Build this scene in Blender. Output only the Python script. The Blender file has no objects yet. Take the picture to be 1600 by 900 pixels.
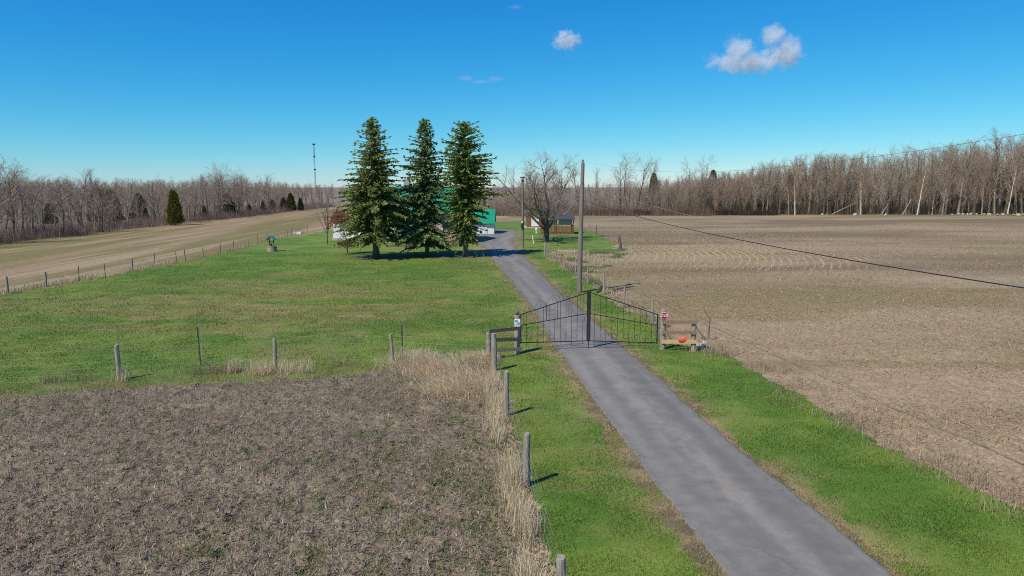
import bpy, bmesh, math, random
import numpy as np
from mathutils import Vector, Matrix
random.seed(7)
rng = np.random.default_rng(11)
scene = bpy.context.scene
COL = scene.collection
R = math.radians

# ------------------------------------------------------------------ camera
CAM_H, FPX, HORIZ = 7.0, 1081.0, 292.0
PITCH = math.atan((450 - HORIZ) / FPX)
cam_d = bpy.data.cameras.new('camera')
cam = bpy.data.objects.new('camera', cam_d)
COL.objects.link(cam)
cam.location = (0, 0, CAM_H)
cam.rotation_euler = (R(90) - PITCH, 0, 0)
cam_d.sensor_width = 36
cam_d.lens = 36 * FPX / 1600
cam_d.clip_start = 0.1
cam_d.clip_end = 20000
scene.camera = cam

# ------------------------------------------------------------------ sky, sun, exposure
SUN_EL = R(52)
SUN_DIR = Vector((-0.72, -0.69, 0)).normalized()          # towards the sun, on the ground
world = bpy.data.worlds.new('World')
scene.world = world
world.use_nodes = True
wt = world.node_tree
wt.nodes.clear()
w_out = wt.nodes.new('ShaderNodeOutputWorld')
w_bg = wt.nodes.new('ShaderNodeBackground')
w_sky = wt.nodes.new('ShaderNodeTexSky')
w_sky.sky_type = 'NISHITA'
w_sky.sun_disc = False
w_sky.sun_elevation = SUN_EL
w_sky.sun_rotation = math.atan2(SUN_DIR.x, SUN_DIR.y)
w_sky.altitude = 100
w_sky.air_density = 1.0
w_sky.dust_density = 0.0
w_sky.ozone_density = 4.0
# the photograph's film curve for the sky: one power curve per channel over the whole sky
w_sep = wt.nodes.new('ShaderNodeSeparateColor'); w_com = wt.nodes.new('ShaderNodeCombineColor')
wt.links.new(w_sky.outputs[0], w_sep.inputs[0])
for ch, (raw, val, ex) in enumerate(((1.8, .021, 2.14), (3.1, .264, 1.10), (5.2, .69, .64))):
    w_d = wt.nodes.new('ShaderNodeMath'); w_d.operation = 'DIVIDE'; w_d.inputs[1].default_value = raw
    w_p = wt.nodes.new('ShaderNodeMath'); w_p.operation = 'POWER'; w_p.inputs[1].default_value = ex
    w_m = wt.nodes.new('ShaderNodeMath'); w_m.operation = 'MULTIPLY'; w_m.inputs[1].default_value = val / 0.12
    wt.links.new(w_sep.outputs[ch], w_d.inputs[0]); wt.links.new(w_d.outputs[0], w_p.inputs[0]); wt.links.new(w_p.outputs[0], w_m.inputs[0]); wt.links.new(w_m.outputs[0], w_com.inputs[ch])
wt.links.new(w_com.outputs[0], w_bg.inputs['Color'])
w_bg.inputs['Strength'].default_value = 0.12
wt.links.new(w_bg.outputs[0], w_out.inputs['Surface'])

sun_d = bpy.data.lights.new('sun', 'SUN')
sun = bpy.data.objects.new('sun', sun_d)
COL.objects.link(sun)
sun_d.energy = 5.0
sun_d.angle = R(0.53)
sun_d.color = (1.0, 0.93, 0.82)
to_sun = Vector((SUN_DIR.x * math.cos(SUN_EL), SUN_DIR.y * math.cos(SUN_EL), math.sin(SUN_EL)))
sun.rotation_euler = to_sun.to_track_quat('Z', 'Y').to_euler()
sun.location = to_sun * 60

scene.view_settings.view_transform = 'Standard'
scene.view_settings.look = 'None'
scene.view_settings.exposure = 0.0
scene.view_settings.gamma = 1.0
scene.view_settings.use_curve_mapping = False
scene.render.engine = 'CYCLES'
scene.cycles.max_bounces = 6
scene.cycles.diffuse_bounces = 2
scene.cycles.transparent_max_bounces = 8
scene.cycles.volume_bounces = 3
scene.cycles.use_denoising = False
scene.cycles.filter_width = 1.0
scene.cycles.volume_step_rate = 0.6

# ------------------------------------------------------------------ helpers: places
CT, ST = math.cos(PITCH), math.sin(PITCH)
def G(u, v, z=0.0):
    """Ground point (or point at height z) seen at a place in the photograph."""
    a, b = (u - 800) / FPX, (450 - v) / FPX
    dz, dy = b * CT - ST, b * ST + CT
    t = (z - CAM_H) / dz
    return Vector((a * t, dy * t, z))
def HT(p, v):
    """Height that a thing standing at p must have to reach picture row v."""
    b = (450 - v) / FPX
    return CAM_H + (b * CT - ST) / (b * ST + CT) * p.y
def AT(u, v, y):
    """Point at distance y in front seen at a place in the photograph."""
    a, b = (u - 800) / FPX, (450 - v) / FPX
    t = y / (b * ST + CT)
    return Vector((a * t, y, CAM_H + (b * CT - ST) * t))

# ------------------------------------------------------------------ helpers: noise
def _hash(ix, iy, s):
    h = (ix.astype(np.int64) * 374761393 + iy.astype(np.int64) * 668265263 + s * 1442695041) & 0xffffffff
    h = ((h ^ (h >> 13)) * 1274126177) & 0xffffffff
    return ((h ^ (h >> 16)) & 0xffff) / 65535.0
def vnoise(x, y, s=0):
    ix, iy = np.floor(x), np.floor(y)
    fx, fy = x - ix, y - iy
    fx = fx * fx * (3 - 2 * fx); fy = fy * fy * (3 - 2 * fy)
    a = _hash(ix, iy, s); b = _hash(ix + 1, iy, s); c = _hash(ix, iy + 1, s); d = _hash(ix + 1, iy + 1, s)
    return (a + (b - a) * fx) * (1 - fy) + (c + (d - c) * fx) * fy
def fbm(x, y, s=0, o=4):
    t, a, n = 0.0, 0.5, 0.0
    for k in range(o):
        t = t + a * vnoise(x, y, s + k * 17); n += a
        x, y, a = x * 2.03 + 5.1, y * 2.03 + 1.7, a * 0.5
    return t / n
def sstep(a, b, x):
    t = np.clip((x - a) / (b - a), 0, 1)
    return t * t * (3 - 2 * t)
def mixc(c1, c2, t):
    t = np.asarray(t)[..., None]
    return np.asarray(c1) * (1 - t) + np.asarray(c2) * t
def inpoly(x, y, poly):
    r = np.zeros(x.shape, bool)
    n = len(poly)
    for i in range(n):
        x1, y1 = poly[i]; x2, y2 = poly[(i + 1) % n]
        if y1 == y2: continue
        c = ((y1 > y) != (y2 > y)) & (x < (x2 - x1) * (y - y1) / (y2 - y1) + x1)
        r ^= c
    return r
def dist_line(x, y, pts):
    d = np.full(x.shape, 1e9)
    for (x1, y1), (x2, y2) in zip(pts[:-1], pts[1:]):
        dx, dy = x2 - x1, y2 - y1
        t = np.clip(((x - x1) * dx + (y - y1) * dy) / (dx * dx + dy * dy + 1e-9), 0, 1)
        d = np.minimum(d, np.hypot(x - x1 - t * dx, y - y1 - t * dy))
    return d
def W(px): return [tuple(G(u, v))[:2] for u, v in px]

# ------------------------------------------------------------------ helpers: objects
def tag(o, label=None, cat=None, group=None, kind=None):
    if label: o['label'] = label
    if cat: o['category'] = cat
    if group: o['group'] = group
    if kind: o['kind'] = kind
    return o
def link(o, parent=None):
    COL.objects.link(o)
    if parent: o.parent = parent
    return o
def empty(name, loc=(0, 0, 0), rz=0.0):
    o = bpy.data.objects.new(name, None)
    o.empty_display_size = 0.3
    o.location = loc; o.rotation_euler = (0, 0, rz)
    return link(o)
def mesh_np(name, v, f, mats, cols=None, mat_idx=None, smooth=False):
    """Mesh from numpy arrays: v (n,3), f (m,k) with k = 3 or 4; cols (n,3) base colours."""
    v = np.ascontiguousarray(v, np.float32); f = np.ascontiguousarray(f, np.int32)
    m, k = f.shape
    me = bpy.data.meshes.new(name)
    me.vertices.add(len(v)); me.vertices.foreach_set('co', v.ravel())
    me.loops.add(m * k); me.loops.foreach_set('vertex_index', f.ravel())
    me.polygons.add(m)
    me.polygons.foreach_set('loop_start', np.arange(0, m * k, k, dtype=np.int32))
    if smooth: me.polygons.foreach_set('use_smooth', np.ones(m, bool))
    for mt in (mats if isinstance(mats, (list, tuple)) else [mats]): me.materials.append(mt)
    if mat_idx is not None: me.polygons.foreach_set('material_index', np.ascontiguousarray(mat_idx, np.int32))
    if cols is not None:
        a = me.attributes.new('col', 'FLOAT_COLOR', 'POINT')
        c = np.ones((len(v), 4), np.float32); c[:, :3] = cols
        a.data.foreach_set('color', c.ravel())
    me.update(calc_edges=True); me.validate()
    return me
def ob(name, me, parent=None):
    return link(bpy.data.objects.new(name, me), parent)

class MB:
    """Collects boxes, tubes and prisms and builds them as one mesh."""
    def __init__(s): s.v, s.f = [], []
    def box(s, c, d, rz=0.0, M=None):
        hx, hy, hz = d[0] / 2, d[1] / 2, d[2] / 2
        n = len(s.v); rot = Matrix.Rotation(rz, 3, 'Z') if M is None else M
        for x, y, z in ((-1,-1,-1),(1,-1,-1),(1,1,-1),(-1,1,-1),(-1,-1,1),(1,-1,1),(1,1,1),(-1,1,1)):
            s.v.append(Vector(c) + rot @ Vector((x * hx, y * hy, z * hz)))
        for q in ((0,3,2,1),(4,5,6,7),(0,1,5,4),(1,2,6,5),(2,3,7,6),(3,0,4,7)): s.f.append([n + i for i in q])
        return s
    def bar(s, a, b, w, h):
        """Rectangular bar from a to b."""
        a, b = Vector(a), Vector(b); d = b - a; L = d.length; d.normalize()
        up = Vector((0, 0, 1)) if abs(d.z) < .95 else Vector((0, 1, 0))
        x = d.cross(up).normalized(); z = x.cross(d)
        M = Matrix((x, d, z)).transposed()
        return s.box((a + b) / 2, (w, L, h), M=M)
    def tube(s, pts, r, n=6, cap=True):
        pts = [Vector(p) for p in pts]
        rs = r if isinstance(r, (list, tuple)) else [r] * len(pts)
        base = len(s.v); px = None
        for i, p in enumerate(pts):
            d = (pts[min(i + 1, len(pts) - 1)] - pts[max(i - 1, 0)]).normalized()
            if px is None:
                px = d.cross(Vector((0, 0, 1)) if abs(d.z) < .9 else Vector((1, 0, 0))).normalized()
            px = (px - d * px.dot(d)).normalized(); py = d.cross(px)
            for k in range(n):
                a = 2 * math.pi * k / n
                s.v.append(p + (px * math.cos(a) + py * math.sin(a)) * rs[i])
        for i in range(len(pts) - 1):
            for k in range(n):
                a = base + i * n + k; b = base + i * n + (k + 1) % n
                s.f.append([a, b, b + n, a + n])
        if cap:
            s.f.append([base + k for k in range(n)][::-1])
            s.f.append([base + (len(pts) - 1) * n + k for k in range(n)])
        return s
    def prism(s, poly, ext):
        n = len(s.v); k = len(poly); e = Vector(ext)
        for p in poly: s.v.append(Vector(p))
        for p in poly: s.v.append(Vector(p) + e)
        s.f.append([n + i for i in range(k)][::-1]); s.f.append([n + k + i for i in range(k)])
        for i in range(k):
            j = (i + 1) % k
            s.f.append([n + i, n + j, n + k + j, n + k + i])
        return s
    def mesh(s, name, mat, smooth=False):
        me = bpy.data.meshes.new(name)
        me.from_pydata([tuple(v) for v in s.v], [], s.f)
        bm = bmesh.new(); bm.from_mesh(me); bmesh.ops.recalc_face_normals(bm, faces=bm.faces); bm.to_mesh(me); bm.free()
        me.materials.append(mat)
        if smooth:
            for p in me.polygons: p.use_smooth = True
        return me
    def build(s, name, mat, parent=None, smooth=False):
        return ob(name, s.mesh(name, mat, smooth), parent)

# ------------------------------------------------------------------ materials
MATS = {}
def new_mat(name):
    m = bpy.data.materials.new(name); m.use_nodes = True
    MATS[name] = m
    return m, m.node_tree, m.node_tree.nodes['Principled BSDF']
def N(nt, t, **kw):
    n = nt.nodes.new(t)
    for k, v in kw.items():
        if k in n.inputs: n.inputs[k].default_value = v
        else: setattr(n, k, v)
    return n
def solid(name, col, rough=0.8, var=0.25, scale=4.0, metal=0.0, stretch=(1, 1, 1), bump=0.2, col2=None, bscale=None):
    """Plain procedural material: base colour mottled by stretched noise, fine bump."""
    m, nt, b = new_mat(name); L = nt.links
    tc = N(nt, 'ShaderNodeTexCoord'); mp = N(nt, 'ShaderNodeMapping'); mp.inputs['Scale'].default_value = stretch
    L.new(tc.outputs['Object'], mp.inputs[0])
    nz = N(nt, 'ShaderNodeTexNoise', Scale=scale, Detail=6.0, Roughness=0.65); L.new(mp.outputs[0], nz.inputs['Vector'])
    rp = N(nt, 'ShaderNodeValToRGB')
    c2 = col2 or [c * (1 + var) for c in col]
    rp.color_ramp.elements[0].position = 0.3; rp.color_ramp.elements[1].position = 0.7
    rp.color_ramp.elements[0].color = (*[c * (1 - var) for c in col], 1)
    rp.color_ramp.elements[1].color = (*c2, 1)
    L.new(nz.outputs['Fac'], rp.inputs[0]); L.new(rp.outputs[0], b.inputs['Base Color'])
    b.inputs['Roughness'].default_value = rough; b.inputs['Metallic'].default_value = metal
    if bump:
        n2 = N(nt, 'ShaderNodeTexNoise', Scale=(bscale or scale * 6), Detail=4.0); L.new(mp.outputs[0], n2.inputs['Vector'])
        bp = N(nt, 'ShaderNodeBump', Strength=bump, Distance=0.02); L.new(n2.outputs['Fac'], bp.inputs['Height'])
        L.new(bp.outputs[0], b.inputs['Normal'])
    return m
def attr_mat(name, rough=0.9, scale=8.0, lo=0.7, hi=1.3, bump=0.3, dist=0.02, scale2=None, transl=0.0, spec=0.3):
    """Base colour from the mesh's own 'col' attribute, mottled by two scales of noise."""
    m, nt, b = new_mat(name); L = nt.links
    at = N(nt, 'ShaderNodeAttribute', attribute_name='col')
    gm = N(nt, 'ShaderNodeNewGeometry')
    nz = N(nt, 'ShaderNodeTexNoise', Scale=scale, Detail=5.0, Roughness=0.7); L.new(gm.outputs['Position'], nz.inputs['Vector'])
    mr = N(nt, 'ShaderNodeMapRange'); mr.inputs['From Min'].default_value = 0.25; mr.inputs['From Max'].default_value = 0.75
    mr.inputs['To Min'].default_value = lo; mr.inputs['To Max'].default_value = hi
    L.new(nz.outputs['Fac'], mr.inputs['Value'])
    vm = N(nt, 'ShaderNodeVectorMath', operation='SCALE')
    L.new(at.outputs['Color'], vm.inputs[0]); L.new(mr.outputs[0], vm.inputs['Scale'])
    L.new(vm.outputs[0], b.inputs['Base Color'])
    b.inputs['Roughness'].default_value = rough
    b.inputs['Specular IOR Level'].default_value = spec
    if bump:
        n2 = N(nt, 'ShaderNodeTexNoise', Scale=(scale2 or scale * 2.5), Detail=4.0); L.new(gm.outputs['Position'], n2.inputs['Vector'])
        bp = N(nt, 'ShaderNodeBump', Strength=bump, Distance=dist); L.new(n2.outputs['Fac'], bp.inputs['Height'])
        L.new(bp.outputs[0], b.inputs['Normal'])
    if transl:
        tr = N(nt, 'ShaderNodeBsdfTranslucent'); L.new(vm.outputs[0], tr.inputs['Color'])
        mx = N(nt, 'ShaderNodeMixShader'); mx.inputs[0].default_value = transl
        out = nt.nodes['Material Output']
        L.new(b.outputs[0], mx.inputs[1]); L.new(tr.outputs[0], mx.inputs[2]); L.new(mx.outputs[0], out.inputs['Surface'])
    return m

m_ground = solid('field_far', (0.20, 0.155, 0.105), var=0.3, scale=0.03, bump=0)
m_lawn = attr_mat('lawn', scale=9.0, lo=0.75, hi=1.25, bump=0.5, dist=0.03, scale2=30)
m_soil = attr_mat('tilled_soil', scale=11.0, lo=0.5, hi=1.5, bump=0.9, dist=0.03, scale2=26)
m_stubble = attr_mat('stubble_field', scale=7.0, lo=0.55, hi=1.5, bump=0.8, dist=0.03, scale2=22)
m_asphalt = attr_mat('worn_asphalt', rough=0.85, scale=45.0, lo=0.75, hi=1.25, bump=0.25, dist=0.008, scale2=70)
def add_cracks(m, scale, width, dark):
    """Thin meandering cracks: the pavement's own colour is darker where it has split."""
    nt = m.node_tree; b = nt.nodes['Principled BSDF']; src = b.inputs['Base Color'].links[0].from_socket
    gm = N(nt, 'ShaderNodeNewGeometry'); nz = N(nt, 'ShaderNodeTexNoise', Scale=2.5, Detail=4.0); nt.links.new(gm.outputs['Position'], nz.inputs['Vector'])
    ad = N(nt, 'ShaderNodeVectorMath', operation='MULTIPLY_ADD'); ad.inputs[1].default_value = (.7, .7, 0); nt.links.new(nz.outputs['Color'], ad.inputs[0]); nt.links.new(gm.outputs['Position'], ad.inputs[2])
    vo = N(nt, 'ShaderNodeTexVoronoi', feature='DISTANCE_TO_EDGE'); vo.inputs['Scale'].default_value = scale; nt.links.new(ad.outputs[0], vo.inputs['Vector'])
    mr = N(nt, 'ShaderNodeMapRange'); mr.inputs['From Max'].default_value = width; mr.inputs['To Min'].default_value = dark; nt.links.new(vo.outputs['Distance'], mr.inputs['Value'])
    mk = N(nt, 'ShaderNodeTexNoise', Scale=.5, Detail=3.0); nt.links.new(gm.outputs['Position'], mk.inputs['Vector'])
    m2 = N(nt, 'ShaderNodeMapRange'); m2.inputs['From Min'].default_value = .45; m2.inputs['From Max'].default_value = .6; nt.links.new(mk.outputs['Fac'], m2.inputs['Value'])
    mx = N(nt, 'ShaderNodeMix'); nt.links.new(m2.outputs[0], mx.inputs[0]); mx.inputs[2].default_value = 1.0; nt.links.new(mr.outputs[0], mx.inputs[3])
    sc = N(nt, 'ShaderNodeVectorMath', operation='SCALE'); nt.links.new(src, sc.inputs[0]); nt.links.new(mx.outputs[0], sc.inputs['Scale']); nt.links.new(sc.outputs[0], b.inputs['Base Color'])
add_cracks(m_asphalt, .45, .010, .72)
m_blade = attr_mat('grass_blades', rough=0.7, scale=0.6, lo=0.9, hi=1.1, bump=0, transl=0.3)
m_straw = attr_mat('straw', rough=0.75, scale=3.0, lo=0.85, hi=1.15, bump=0, transl=0.3)
m_needle = attr_mat('needles', rough=0.65, scale=1.2, lo=0.8, hi=1.2, bump=0, transl=0.25)
m_bark = solid('bark', (0.125, 0.098, 0.07), var=0.35, scale=3, stretch=(4, 4, 0.6), bump=0.5)
m_bark_pale = solid('pale_bark', (0.25, 0.2, 0.145), var=0.3, scale=2, stretch=(3, 3, 0.5), bump=0.4)
m_birch = solid('birch_bark', (0.62, 0.58, 0.52), var=0.25, scale=2, stretch=(1, 1, 3), bump=0.2)
m_twig = solid('twigs', (0.29, 0.215, 0.145), var=0.25, scale=0.7, bump=0)
m_twig_grey = solid('grey_twigs', (0.31, 0.25, 0.185), var=0.2, scale=0.7, bump=0)
m_twig_red = solid('reddish_twigs', (0.30, 0.195, 0.125), var=0.25, scale=0.7, bump=0)
m_brush = solid('dead_brush', (0.13, 0.095, 0.075), var=0.4, scale=0.8, bump=0)
m_post = solid('weathered_wood', (0.29, 0.25, 0.20), var=0.5, scale=9, stretch=(3, 3, 0.4), bump=0.6)
m_pole = solid('pole_wood', (0.20, 0.165, 0.13), var=0.35, scale=4, stretch=(5, 5, 0.25), bump=0.5)
m_rail = solid('brown_plank', (0.23, 0.15, 0.09), var=0.3, scale=5, stretch=(1, 5, 5), bump=0.4)
m_rail_new = solid('fresh_plank', (0.52, 0.34, 0.16), var=0.2, scale=5, stretch=(1, 5, 5), bump=0.3)
m_deck = solid('deck_boards', (0.36, 0.25, 0.14), var=0.3, scale=3, stretch=(4, 4, 0.6), bump=0.3)
m_deck_dark = solid('shaded_deck_boards', (0.17, 0.125, 0.085), var=0.3, scale=3, stretch=(4, 4, 0.6), bump=0.3)  # deck colour darkened: shade on the skirt and low planks is painted in
m_redwood = solid('red_brown_boards', (0.22, 0.085, 0.045), var=0.3, scale=3, stretch=(4, 4, 0.6), bump=0.3)
m_iron = solid('black_iron', (0.018, 0.018, 0.02), rough=0.5, var=0.3, scale=20, bump=0.1)
m_steel = solid('dark_steel', (0.035, 0.035, 0.035), rough=0.55, var=0.3, scale=20, bump=0.1)
m_wire = solid('galvanised_wire', (0.26, 0.26, 0.25), rough=0.6, var=0.2, scale=10, metal=0.0, bump=0)
m_cable = solid('black_cable', (0.02, 0.02, 0.022), rough=0.6, var=0.2, scale=5, bump=0)
m_greenroof = solid('green_metal_roof', (0.012, 0.26, 0.135), rough=0.45, var=0.12, scale=0.8, bump=0)
m_white = solid('white_siding', (0.74, 0.74, 0.72), rough=0.6, var=0.06, scale=2, bump=0.05)
m_beige = solid('beige_siding', (0.42, 0.36, 0.28), rough=0.7, var=0.12, scale=2, bump=0.05)
m_stone = solid('fieldstone', (0.36, 0.33, 0.29), var=0.3, scale=3, bump=0.6)
m_glass = solid('dark_glass', (0.03, 0.04, 0.05), rough=0.12, var=0.2, scale=1, bump=0)
m_shingle = solid('dark_shingles', (0.05, 0.05, 0.056), rough=0.8, var=0.3, scale=8, bump=0.3)
m_canvas = solid('beige_canvas', (0.42, 0.36, 0.28), rough=0.9, var=0.15, scale=3, stretch=(5, 5, 0.4), bump=0.2)
m_concrete = solid('concrete', (0.38, 0.36, 0.33), rough=0.9, var=0.15, scale=5, bump=0.2)
m_signred = solid('sign_red', (0.45, 0.012, 0.03), rough=0.4, var=0.08, scale=6, bump=0)
m_signwhite = solid('sign_white', (0.8, 0.8, 0.78), rough=0.4, var=0.05, scale=6, bump=0)
m_blue = solid('blue_plate', (0.16, 0.25, 0.52), rough=0.5, var=0.2, scale=12, bump=0)
m_orange = solid('orange_cloth', (0.75, 0.11, 0.045), rough=0.8, var=0.2, scale=12, bump=0.3)
m_teal = solid('teal_paint', (0.03, 0.24, 0.24), rough=0.6, var=0.3, scale=6, bump=0.1)
m_tub = solid('tub_staves', (0.42, 0.32, 0.19), var=0.3, scale=6, stretch=(4, 4, 0.5), bump=0.3)
m_leafbrown = attr_mat('russet_leaves', rough=0.7, scale=1.2, lo=0.8, hi=1.2, bump=0, transl=0.2)
m_farwood = solid('far_wood', (0.15, 0.125, 0.11), var=0.35, scale=0.15, bump=0)

# ------------------------------------------------------------------ the lie of the land
ROAD = W([(1730,1700),(1130,900),(1048,790),(985,705),(938,640),(885,565),(862,535),(838,492),(815,460),(793,433),(768,402),
          (762,391),(752,383),(738,379),(715,377),(700,375),(690,367),(700,363),(740,362),(774,359.5),(795,359.5),(805,362),(808,367),
          (803,374),(802,382),(807,391),(818,401),(833,416),(846,429),(871,455),(896,475),(930,505),(970,541),(1000,567),(1045,605),
          (1090,647),(1163,710),(1283,805),(1395,900),(2291,1700)])
LAWN = W([(-900,640),(0,461),(100,445),(205,425),(275,412),(362,392),(432,374),(500,362),(560,353),(640,348),(745,348),(800,346),(830,345),
          (870,350),(915,358),(940,367),(958,384),(955,390),(900,390),(868,390),(853,400),(869,409),(882,420),(899,429),(918,444),(944,459),
          (975,481),(1019,508),(1040,538),(1095,542),(1140,560),(1200,590),(1290,640),(1400,705),(1480,745),(1600,800),(2000,985),(2600,1262),(3400,1640),
          (1080,1800),(960,1300),(900,1050),(862,900),(838,800),(822,735),(800,650),(787,600),(772,565),(700,580),(613,576),(560,587),
          (430,592),(200,606),(0,625),(-900,700)])
YARD = W([(852,399),(868,388),(955,388),(970,377),(984,390),(975,402),(960,412),(938,428),(945,445),(985,472),(1032,503),(1060,538),(1036,540),
          (1019,507),(975,480),(944,458),(918,443),(899,428),(882,419),(869,408)])
NEAR = W([(-900,700),(0,625),(200,606),(430,592),(560,587),(613,576),(700,580),(772,565),(787,600),(800,650),(822,735),(838,800),(862,900),
          (900,1050),(960,1300),(1080,1800),(-6000,1800)])
FENCE_R = W([(853,400),(869,409),(882,420),(899,429),(918,444),(944,459),(975,481),(1019,508),(1036,545)])
VERGE_R = W([(1090,545),(1140,560),(1200,590),(1290,640),(1400,705),(1480,745),(1600,800),(2000,985)])
FENCE_N = W([(-60,606),(188,592),(431,577),(615,570),(772,579)])
FENCE_S = W([(772,579),(791,648),(823,757),(885,1010)])
X_SPLIT = 0.0
WOOD_L_X, WOOD_R_Y = -64.0, 176.0

EDGE_L = W([(1730,1700),(1130,900),(1048,790),(985,705),(938,640),(885,565),(862,535),(838,492),(815,460),(793,433),(768,402)])
EDGE_R = W([(2291,1700),(1395,900),(1283,805),(1163,710),(1090,647),(1045,605),(1000,567),(970,541),(930,505),(896,475),(871,455),(846,429),(833,416),(818,401)])
def zone_of(x, y):
    """0 left field, 1 right field, 2 near field, 3 lawn, 4 yard, 5 shoulder, 6 driveway."""
    q = np.clip(y / 30.0, 0.6, 3.0)
    wx = x + (fbm(x * 1.1, y * 1.1, 3, 4) - 0.5) * 0.9 * q + (vnoise(x * 7, y * 7, 5) - 0.5) * 0.16
    wy = y + (fbm(x * 1.1 + 40, y * 1.1, 9, 4) - 0.5) * 0.9 * q + (vnoise(x * 7, y * 7, 6) - 0.5) * 0.16
    z = np.where(x < X_SPLIT, 0, 1)
    z[inpoly(wx, wy, NEAR)] = 2
    z[inpoly(wx, wy, YARD)] = 4
    z[inpoly(wx, wy, LAWN)] = 3
    d = dist_line(x, y, ROAD + [ROAD[0]])
    sh = d < 0.26 + 0.8 * (fbm(x * 0.8, y * 0.8, 21, 4) - 0.42)
    z[sh & (z >= 3)] = 5
    rx = x + (fbm(x * 1.6, y * 1.6, 31, 4) - 0.5) * 0.22
    z[inpoly(rx, y, ROAD)] = 6
    return z, d

GREEN, GREEN2, OLIVE, DRY = np.array((.078, .152, .014)), np.array((.128, .192, .025)), np.array((.180, .172, .048)), np.array((.36, .265, .13))
def lawn_col(x, y):
    a = sstep(0.38, 0.62, fbm(x * 0.35, y * 0.35, 41))
    c = mixc(GREEN, GREEN2, a)
    # the mown middle of the lawn is olive and worn, the edges are lusher
    far = np.exp(-((x + 17 + 0.12 * (y - 40)) / 13.0) ** 2 - ((y - 41) / 9.5) ** 2)
    st = fbm(x * 0.09, y * 0.5, 47, 4)
    pt = fbm(x * 0.22, y * 0.45, 43, 5)
    o = np.clip(far * 1.1 * sstep(0.3, 0.6, st) + 0.5 * sstep(0.52, 0.72, pt), 0, 0.85)
    c = mixc(c, OLIVE, o)
    o2 = np.clip(sstep(0.62, 0.78, fbm(x * 0.5, y * 1.1, 53, 4)) * (0.2 + far * .8), 0, 0.6)
    c = mixc(c, DRY * 0.8, o2)
    return c
SPRUCES = [G(587, 403), G(667, 400), G(727, 401)]
def ground_col(x, y, zn, d):
    c = np.zeros(x.shape + (3,))
    fine = fbm(x * 2.2, y * 2.2, 61, 4)
    # left field: mown hay strips running along the field
    lf = fbm(x * 0.16 + 0.02 * y, y * 0.012, 63, 4); lf2 = fbm(x * 0.6, y * 0.03, 65, 3)
    cl = mixc((.245, .172, .088), (.17, .14, .048), sstep(0.42, 0.6, lf)); cl = mixc(cl, (.34, .255, .16), sstep(0.52, 0.75, lf2) * 0.7)
    # right field: corn stubble, long pale and dark bands
    rf = fbm(x * 0.025 + 0.01 * y, y * 0.09 - x * 0.012, 67, 4); rf2 = fbm(x * 0.08, y * 0.3, 69, 4)
    cr = mixc((.168, .122, .068), (.285, .212, .125), sstep(0.35, 0.65, rf)); cr = mixc(cr, (.175, .14, .052), 0.6 * sstep(0.5, 0.7, rf2))
    # near field: grey brown tilth with weedy green patches
    nf = fbm(x * 0.5, y * 0.7, 71, 4)
    edge = np.minimum(dist_line(x, y, FENCE_S), dist_line(x, y, FENCE_N))
    wd = sstep(0.56, 0.72, fbm(x * 1.6, y * 1.6, 73, 4) + 0.14 * np.exp(-edge / 1.4) - 0.08 + 0.13 * sstep(-6.5, -2, x))
    cn = mixc((.150, .116, .076), (.20, .157, .104), sstep(0.3, 0.7, nf)); cn = cn * (0.62 + 0.76 * fbm(x * 7, y * 7, 72, 2))[..., None]; cn = mixc(cn, (.095, .105, .035), 0.5 * wd); cn = mixc(cn, (.38, .28, .16), 0.75 * np.exp(-(dist_line(x, y, FENCE_S) / .5) ** 2)); ptc = np.zeros(x.shape)
    for pc_ in W([(735, 600), (690, 585), (760, 565), (715, 612), (660, 572)]): ptc = np.maximum(ptc, np.exp(-((x - pc_[0]) / 1.0) ** 2 - ((y - pc_[1]) / .75) ** 2))
    cn = mixc(cn, (.42, .32, .19), 0.85 * ptc)
    cg = lawn_col(x, y)
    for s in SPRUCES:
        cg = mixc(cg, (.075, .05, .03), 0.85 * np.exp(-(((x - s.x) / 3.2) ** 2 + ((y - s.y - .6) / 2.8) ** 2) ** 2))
    cg = mixc(cg, DRY * 0.85, 0.75 * np.exp(-(((x - G(755, 395).x) / 2.2) ** 2 + ((y - 76) / 5) ** 2)))
    fx_ = np.array(FENCE_N); sd = y - np.interp(x, fx_[:, 0], fx_[:, 1]); stp = sstep(0.3, -0.6, sd) * (x < G(770, 579).x) * (y > 22) * (0.35 + 0.65 * sstep(.4, .65, fbm(x * 1.5, y * 2.5, 76, 4)))
    cg = mixc(cg, (.19, .15, .075), 0.8 * stp)
    shd = np.exp(-np.maximum(d - 0.2, 0) / 0.5) * sstep(0.35, 0.6, fbm(x * 1.3, y * 1.3, 77, 4))
    cg = mixc(cg, DRY * 0.8, 0.8 * shd * (zn == 3))
    yd = sstep(0.42, 0.6, fbm(x * 0.5, y * 0.35, 79, 4))
    cy = mixc((.33, .26, .15), (.09, .125, .03), yd)
    cs = mixc(DRY * 0.68, (.13, .105, .06), sstep(0.4, 0.65, fbm(x * 3, y * 3, 81, 3)))
    cs = mixc(cs, OLIVE * 0.8, 0.8 * sstep(0.5, 0.65, fbm(x * 1.2, y * 1.2, 83, 3)))
    # asphalt: worn grey, tan dust stains down the middle, darker edges
    el_, er_ = np.array(EDGE_L), np.array(EDGE_R); lat = (x - np.interp(y, el_[:, 1], el_[:, 0])) / 3.0; lat = np.where(y < 66, lat, x / 3)
    ra = 0.62 * fbm(lat * 7, y * 0.14, 85, 4) + 0.38 * fbm(x * 5, y * 5, 86, 3)
    ca = mixc((.160, .150, .130), (.222, .207, .179), sstep(0.3, 0.7, ra)); ca = mixc(ca, (.138, .131, .116), .45 * 1.25 * (np.exp(-((lat - .27) / .1) ** 2) + np.exp(-((lat - .75) / .1) ** 2)))
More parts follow.
